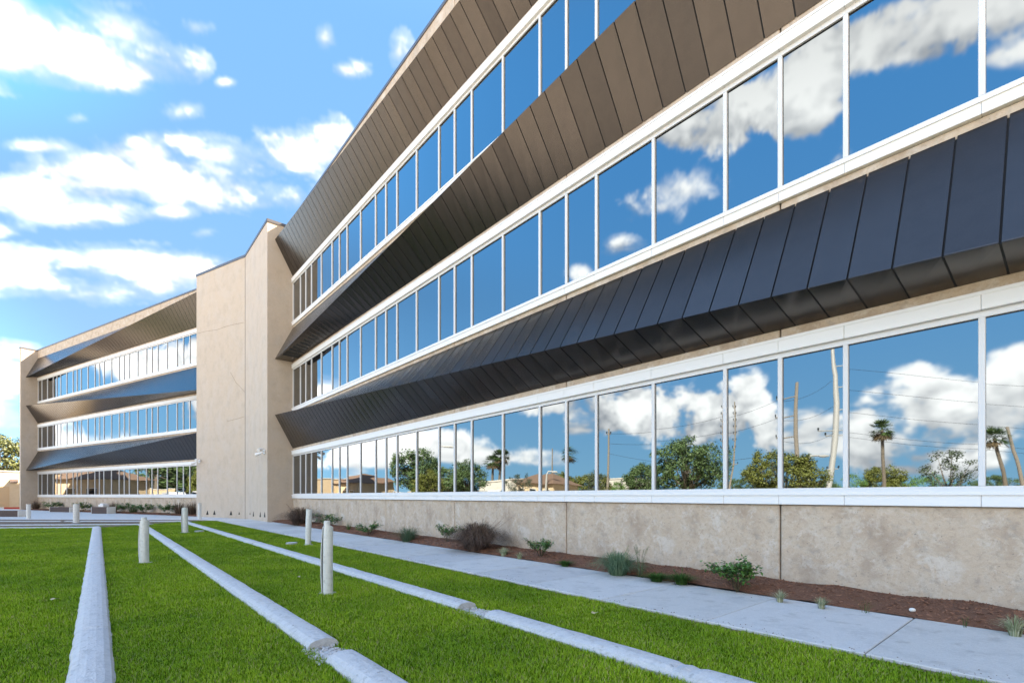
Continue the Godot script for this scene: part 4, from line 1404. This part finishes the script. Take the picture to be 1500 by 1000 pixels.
func utility_pole(called: String, label: String, at: Vector3, h: float, r0: float, mat: Material, arms: Array, along: Vector3, lean := Vector3.ZERO) -> void:
	var t := thing(called, label, "pole", at, 0.0)
	var m := MB.new()
	m.tube([Vector3(0, -0.2, 0), lean * 0.4 + Vector3(0, h * 0.5, 0), lean + Vector3(0, h, 0)], [r0, r0 * 0.8, r0 * 0.6], 12)
	put("mast", m, mat, t)
	for a in arms: # [height, from, to]
		var q := MB.new()
		var c: Vector3 = lean * (a[0] / h) + Vector3(0, a[0], 0)
		q.tube([c + along * a[1] + Vector3(0, 0.12, 0), c + along * a[2] + Vector3(0, 0.12 + (0.35 if a[1] * a[2] == 0.0 else 0.0), 0)], [0.07, 0.055], 6)
		put("crossarm", q, mat, t)
		for e in [a[1], a[2]]:
			if e == 0.0: continue
			var i := MB.new()
			var p: Vector3 = c + along * e + Vector3(0, 0.12, 0)
			i.tube([p + Vector3(0, 0.05, 0), p + Vector3(0, 0.2, 0), p + Vector3(0, 0.36, 0), p + Vector3(0, 0.4, 0)], [0.05, 0.09, 0.09, 0.03], 8)
			put("insulator", i, M.dark_glass, t)

func street_lamp(label: String, at: Vector3, h: float, arm: Vector3) -> void:
	var t := thing("street_lamp", label, "street lamp", at, 0.0, "street lamps beyond the car park")
	var m := MB.new()
	m.tube([Vector3(0, -0.1, 0), Vector3(0, h * 0.6, 0), Vector3(0, h * 0.93, 0), arm * 0.25 + Vector3(0, h, 0), arm + Vector3(0, h, 0)], [0.16, 0.14, 0.12, 0.1, 0.08], 10)
	put("mast", m, M.steel, t)
	var l := MB.new()
	var p := arm + Vector3(0, h - 0.06, 0)
	l.tube([p - arm.normalized() * 0.1, p + arm.normalized() * 0.3, p + arm.normalized() * 0.75], [0.1, 0.17, 0.08], 10)
	put("lamp_head", l, M.steel, t)

func wire(label: String, a: Vector3, b: Vector3, sag: float) -> void:
	var m := MB.new()
	var path := []
	var rad := []
	for i in 15:
		var f := i / 14.0
		path.append(a.lerp(b, f) - Vector3(0, sag * 4 * f * (1 - f), 0))
		rad.append(0.018)
	m.tube(path, rad, 4, false)
	var o := put("power_line", m, M.rubber)
	tag(o, label, "cable", "power lines between the poles")

func house(label: String, at: Vector3, turn: float, size: Vector3, wall: Material, hip: bool, windows: int) -> void:
	var t := thing("small_house", label, "house", at, turn)
	var m := MB.new()
	m.bevel_box(Vector3(-size.x / 2, -0.1, -size.z / 2), Vector3(size.x / 2, size.y, size.z / 2), 0.03)
	put("wall", m, wall, t)
	var r := MB.new()
	if hip:
		var o := 0.5; var y := size.y + 0.004
		var a := Vector3(-size.x / 2 - o, y, -size.z / 2 - o); var b := Vector3(size.x / 2 + o, y, -size.z / 2 - o)
		var c := Vector3(size.x / 2 + o, y, size.z / 2 + o); var d := Vector3(-size.x / 2 - o, y, size.z / 2 + o)
		var e := Vector3(-size.x / 2 + size.z / 2, y + 1.5, 0); var f := Vector3(size.x / 2 - size.z / 2, y + 1.5, 0)
		var q := Vector3(0, y + 0.3, 0)
		r.quad_o(a, b, f, e, q); r.quad_o(d, c, f, e, q); r.tri_o(a, d, e, q); r.tri_o(b, c, f, q); r.quad_o(a, b, c, d, q)
	else:
		r.box(Vector3(-size.x / 2 - 0.1, size.y + 0.004, -size.z / 2 - 0.1), Vector3(size.x / 2 + 0.1, size.y + 0.2, size.z / 2 + 0.1))
	put("roof", r, M.shingle if hip else wall, t)
	for k in windows:
		var x := -size.x / 2 + size.x * (k + 0.5) / windows
		var w := MB.new()
		w.bevel_box(Vector3(x - 0.65, 0.9, size.z / 2 + 0.003), Vector3(x + 0.65, 2.2, size.z / 2 + 0.06), 0.01)
		var wn := put("window", w, M.white, t)
		var g := MB.new()
		g.box(Vector3(x - 0.57, 0.98, size.z / 2 + 0.062), Vector3(x + 0.57, 2.12, size.z / 2 + 0.075))
		put("pane", g, M.dark_glass, wn)

func car(label: String, at: Vector3, turn: float, mat: Material, van: bool) -> void:
	var t := thing("parked_car", label, "car", at, turn, "cars parked beyond the lawn")
	var prof := [Vector2(-2.3, 0.35), Vector2(-2.35, 0.75), Vector2(-2.2, 1.0), Vector2(-1.5, 1.75), Vector2(0.7, 1.8), Vector2(1.3, 1.1), Vector2(2.2, 0.95), Vector2(2.35, 0.6), Vector2(2.3, 0.35)]
	if van: prof = [Vector2(-2.6, 0.4), Vector2(-2.65, 1.9), Vector2(-2.5, 2.1), Vector2(1.3, 2.1), Vector2(1.9, 1.3), Vector2(2.5, 1.15), Vector2(2.65, 0.7), Vector2(2.6, 0.4)]
	var b := MB.new()
	var n := prof.size()
	var mid := Vector3(0, 0.9, 0)
	for i in n:
		var p: Vector2 = prof[i]; var q: Vector2 = prof[(i + 1) % n]
		b.quad_o(Vector3(p.x, p.y, -0.9 + 0.12 * maxf(p.y - 1.0, 0)), Vector3(q.x, q.y, -0.9 + 0.12 * maxf(q.y - 1.0, 0)), Vector3(q.x, q.y, 0.9 - 0.12 * maxf(q.y - 1.0, 0)), Vector3(p.x, p.y, 0.9 - 0.12 * maxf(p.y - 1.0, 0)), mid)
		for s in [-1, 1]:
			b.tri_o(Vector3(0, 0.9, 0.9 * s), Vector3(p.x, p.y, s * (0.9 - 0.12 * maxf(p.y - 1.0, 0))), Vector3(q.x, q.y, s * (0.9 - 0.12 * maxf(q.y - 1.0, 0))), mid)
	put("body", b, mat, t)
	var y1 := 1.85 if van else 1.6
	for s in [-1, 1]:
		for wv in ([[0.2, 1.45]] if van else [[-1.3, -0.35], [-0.25, 0.8]]):
			var g := MB.new()
			g.hexa([Vector3(wv[0], 1.12, s * 0.87), Vector3(wv[1], 1.12, s * 0.87), Vector3(wv[1] - 0.25, y1, s * 0.8), Vector3(wv[0] + 0.05, y1, s * 0.8), Vector3(wv[0], 1.12, s * 0.925), Vector3(wv[1], 1.12, s * 0.925), Vector3(wv[1] - 0.25, y1, s * 0.86), Vector3(wv[0] + 0.05, y1, s * 0.86)])
			put("window", g, M.dark_glass, t)
		for x in [-1.45, 1.45]:
			var w := MB.new()
			w.tube([Vector3(x, 0.33, s * 0.7), Vector3(x, 0.33, s * 0.92)], [0.33, 0.33], 18)
			var wn := put("wheel", w, M.rubber, t)
			var rm := MB.new()
			rm.tube([Vector3(x, 0.33, s * 0.915), Vector3(x, 0.33, s * 0.935)], [0.2, 0.18], 14)
			put("rim", rm, M.steel, wn)

func build_far_things() -> void:
	# low beige building past the end of the far wing
	var c := Vector3(-53.5, 0, -50.5)
	var t := thing("low_building", "low cream stucco building past the end of the far wing", "building", c, PI / 4)
	var m := MB.new()
	m.bevel_box(Vector3(-4.95, -0.1, -9.0), Vector3(4.95, 3.85, 0.0), 0.03)
	put("wall", m, M.stucco, t)
	var rf := MB.new()
	rf.box(Vector3(-5.02, 3.851, -9.07), Vector3(5.02, 3.97, 0.06))
	put("parapet_cap", rf, M.stucco_white, t)
	var door := put("roller_door", MB.new(), M.tan_door, t)
	var dm := MB.new()
	dm.box(Vector3(-0.9, -0.05, 0.003), Vector3(0.95, 2.3, 0.03))
	door.mesh = dm.mesh()
	for k in 6:
		var sl := MB.new()
		sl.bevel_box(Vector3(-0.88, 0.02 + 0.378 * k, 0.031), Vector3(0.93, 0.38 + 0.378 * k, 0.055), 0.01)
		put("door_slat", sl, M.tan_door, door)
	var wl := MB.new()
	wl.hexa([Vector3(1.0, 2.72, 0.002), Vector3(1.6, 2.72, 0.002), Vector3(1.6, 3.05, 0.002), Vector3(1.0, 3.05, 0.002), Vector3(1.0, 2.72, 0.3), Vector3(1.6, 2.72, 0.3), Vector3(1.6, 2.85, 0.12), Vector3(1.0, 2.85, 0.12)])
	put("wall_lamp", wl, M.brown_board, t)
	# red and white kerb at its foot
	var kb := thing("painted_kerb", "red and white painted kerb at the foot of the cream building", "kerb", c + Vector3(0.7071, 0, 0.7071) * 1.6, PI / 4)
	for k in 7:
		var q := MB.new()
		q.bevel_box(Vector3(-5.0 + 1.4 * k + 0.003, -0.05, -0.1), Vector3(-5.0 + 1.4 * (k + 1) - 0.003, 0.16, 0.1), 0.02)
		put("kerb_stone", q, M.red_paint if k % 2 == 0 else M.white, kb)
	tree("broad_tree", "olive green tree rising behind the low cream building", Vector3(-68, 0, -64), 9.6, 10.5, 4, 501)
	# mirrored in the near wing
	tree("mesquite_tree", "large feathery green tree with forked trunks, mirrored in the ground floor glass", mirrored(1008, 45), 6.6, 7.0, 0, 511)
	tree("mesquite_tree", "lower feathery green tree leaning out beside the large feathery one, in the mirror glass", mirrored(944, 47), 4.6, 4.6, 0, 512)
	tree("round_tree", "round olive green tree mirrored beside the street lamp", mirrored(1141, 48), 5.9, 7.2, 1, 513)
	tree("far_tree", "dark round tree behind the single palm, mirrored in the widest pane", mirrored(1297, 88), 7.0, 7.0, 1, 514)
	tree("green_bush_tree", "bright green bushy tree mirrored beside the dark sparse tree", mirrored(1357, 53), 3.9, 4.6, 3, 515)
	tree("sparse_tree", "dark thin-leaved tree mirrored at the end of the widest pane", mirrored(1393, 42), 5.3, 4.0, 2, 516)
	tree("green_bush_tree", "bright green low tree mirrored below the steel pole", mirrored(1250, 60), 3.9, 4.4, 3, 517)
	tree("green_bush_tree", "green low tree mirrored behind the foot of the wooden crossarm pole", mirrored(1205, 70), 3.9, 4.0, 0, 518)
	tree("small_tree", "small yellow-green tree mirrored beside the bare mast", mirrored(907, 60), 3.3, 2.2, 3, 519)
	tree("round_tree", "olive tree mirrored beside the tan house", mirrored(868, 70), 4.9, 6.0, 1, 520)
	tree("round_tree", "olive tree mirrored behind the tan house roof", mirrored(818, 74), 5.1, 7.5, 1, 521)
	tree("sparse_tree", "grey thin-leaved shrub tree mirrored beside the white wall", mirrored(762, 55), 4.1, 3.6, 2, 522)
	tree("mesquite_tree", "feathery green tree mirrored beside the white van", mirrored(684, 58), 5.8, 5.2, 0, 523)
	tree("round_tree", "olive tree mirrored between the beige house and the white van", mirrored(627, 68), 5.0, 5.0, 1, 524)
	tree("sparse_tree", "thin dark tree mirrored over the beige house roof", mirrored(872, 62), 5.2, 3.0, 2, 525)
	for q in [[1560, 60, 5.5], [1460, 95, 5.0], [1075, 100, 4.5], [1180, 110, 5.0], [920, 105, 5.0], [1420, 90, 4.0]]:
		tree("far_tree", "distant green tree in the treeline behind the poles", mirrored(q[0], q[1]), q[2], q[2] * 1.6, 0, 530 + int(q[0]), "distant treeline trees")
	palm("single tall fan palm mirrored in the widest ground floor pane", mirrored(1297, 63), 11.4, 541)
	palm("leaning fan palm mirrored beside the leaning wooden pole", mirrored(1478, 57), 9.4, 542, (mirrored(1466, 57) - mirrored(1478, 57)))
	palm("fan palm mirrored above the olive trees and tan house", mirrored(835, 72), 9.3, 543)
	palm("taller of two fan palms mirrored together above the white wall", mirrored(732, 83), 9.6, 544)
	palm("shorter of two fan palms mirrored together above the white wall", mirrored(723, 83), 8.7, 545)
	var along := (mirrored(1300, 60) - mirrored(1200, 60)).normalized()
	utility_pole("wooden_pole", "wooden utility pole with stub crossarms on one side, mirrored beside the steel pole", mirrored(1168, 55), 14.0, 0.22, M.timber, [[12.0, -1.6, 0.0], [9.9, -1.6, 0.0], [7.6, -1.5, 0.0], [5.6, -1.1, 1.1]], along)
	utility_pole("steel_pole", "tall pale steel pole bending at its top with many line arms", mirrored(1210, 61), 20.0, 0.32, M.steel, [[17.2, 0.0, 2.0], [14.6, 0.0, 2.0], [11.8, 0.0, 1.9], [9.3, -1.7, 1.7], [8.7, -1.0, 1.0], [4.6, -0.5, 0.7]], along, along * 0.55)
	utility_pole("wooden_pole", "leaning wooden pole mirrored beside the leaning palm", mirrored(1506, 60), 9.6, 0.24, M.timber, [], along, mirrored(1484, 60) - mirrored(1506, 60))
	utility_pole("wooden_pole", "plain brown wooden pole mirrored beside the small yellow-green tree", mirrored(891, 68), 10.9, 0.2, M.timber, [[10.0, -0.3, 0.3]], along)
	utility_pole("wooden_pole", "plain thin pole mirrored in front of the olive trees", mirrored(806, 74), 8.7, 0.16, M.timber, [], along)
	utility_pole("radio_mast", "thin tall mast with many short rungs, mirrored beside the round olive tree", mirrored(1068, 80), 16.6, 0.2, M.timber, [[15.5, -0.4, 0.2], [14.4, -0.4, 0.2], [13.3, -0.4, 0.2], [12.2, -0.4, 0.2], [11.1, -0.4, 0.2], [10.0, -0.5, 0.2], [8.8, -0.5, 0.2], [6.0, -0.6, 0.8]], along)
	var sp := mirrored(1210, 61)
	var wp := mirrored(1168, 55)
	var off := mirrored(1900, 66)
	var k := 0
	for y in [17.3, 14.7, 11.9, 9.4, 8.8]:
		wire("black power line strung from the steel pole, %s" % ["topmost", "second from the top", "middle one", "fourth from the top", "lowest"][k], sp + along * (1.9 if k < 3 else 1.6) + Vector3(0, y, 0), off + Vector3(0, y - 2.5, 0), 1.2)
		k += 1
	k = 0
	for y in [12.0, 9.9, 7.6]:
		wire("black power line from the wooden pole to the steel pole, %s" % ["upper", "middle", "lower"][k], wp - along * 1.5 + Vector3(0, y, 0), sp + Vector3(0, y + 3.5 - k, 0), 0.7)
		k += 1
	k = 0
	for y in [12.0, 9.9, 5.7]:
		wire("black power line from the wooden pole to the plain brown pole, %s" % ["upper", "middle", "lower"][k], wp - along * 1.5 + Vector3(0, y, 0), mirrored(891, 68) + Vector3(0, 10.2 - k * 1.4, 0), 1.0)
		k += 1
	street_lamp("pale street lamp with bent arm mirrored before the round olive tree", mirrored(1181, 52), 5.7, along * 1.1)
	street_lamp("pale street lamp mirrored in front of the tan house", mirrored(797, 62), 4.5, along * 0.8)
	street_lamp("tall thin street lamp mirrored above the feathery tree near the white van", mirrored(644, 75), 9.0, along * 1.0)
	var face := atan2(-W1Z.x, -W1Z.z)
	house("white flat-roofed house mirrored beside the plain brown pole", mirrored(918, 78), face, Vector3(5.5, 4.0, 6), M.stucco_white, false, 2)
	house("tan house with hipped brown roof mirrored under the olive trees", mirrored(800, 66), face, Vector3(7.0, 2.9, 5), M.stucco, true, 3)
	house("low white wall house mirrored below the two palms", mirrored(745, 70), face, Vector3(6.5, 3.4, 5), M.stucco_white, false, 2)
	house("beige house with hipped roof mirrored next to the cream building", mirrored(532, 74), face, Vector3(9.0, 3.2, 6), M.stucco, true, 3)
	house("long beige house mirrored at the far side of the road behind the steel pole", mirrored(1260, 95), face, Vector3(16.0, 2.3, 6), M.stucco, false, 5)
	car("white van mirrored in the ground floor glass near the white wall", mirrored(714, 57), face + 0.3, M.car_white, true)
	car("white car mirrored before the beige hipped house", mirrored(590, 60), face + 0.1, M.car_white, false)
	# mirrored in the far wing
	tree("broad_tree", "big dark green tree mirrored in the far wing beside the stair tower", mirrored_far(276, 62), 8.5, 8.5, 0, 551)
	tree("broad_tree", "second dark green tree mirrored in the far wing", mirrored_far(240, 85), 7.5, 9.0, 0, 552)
	tree("round_tree", "olive tree mirrored in the middle of the far wing", mirrored_far(150, 95), 6.5, 8.0, 1, 553)
	palm("fan palm mirrored in the far wing above the garden wall", mirrored_far(197, 84), 8.5, 554)
	palm("second fan palm mirrored in the far wing beside the dark green trees", mirrored_far(222, 80), 8.0, 555)
	var gw := thing("garden_wall", "long cream garden wall mirrored along the foot of the far windows", "wall", mirrored_far(180, 80), atan2(-W2Z.x, -W2Z.z))
	var wm := MB.new()
	wm.bevel_box(Vector3(-16, -0.1, -0.12), Vector3(13, 2.3, 0.12), 0.02)
	put("wall_body", wm, M.stucco, gw)
	var wc := MB.new()
	wc.bevel_box(Vector3(-16, 2.301, -0.18), Vector3(13, 2.4, 0.18), 0.02)
	put("wall_cap", wc, M.stucco_white, gw)
	house("cream pavilion with hipped roof mirrored above the garden wall", mirrored_far(190, 95), atan2(-W2Z.x, -W2Z.z), Vector3(12, 3.2, 6), M.stucco, true, 4)
	car("white car mirrored in the far wing windows", mirrored_far(252, 58), atan2(-W2Z.x, -W2Z.z) + 0.1, M.car_white, false)
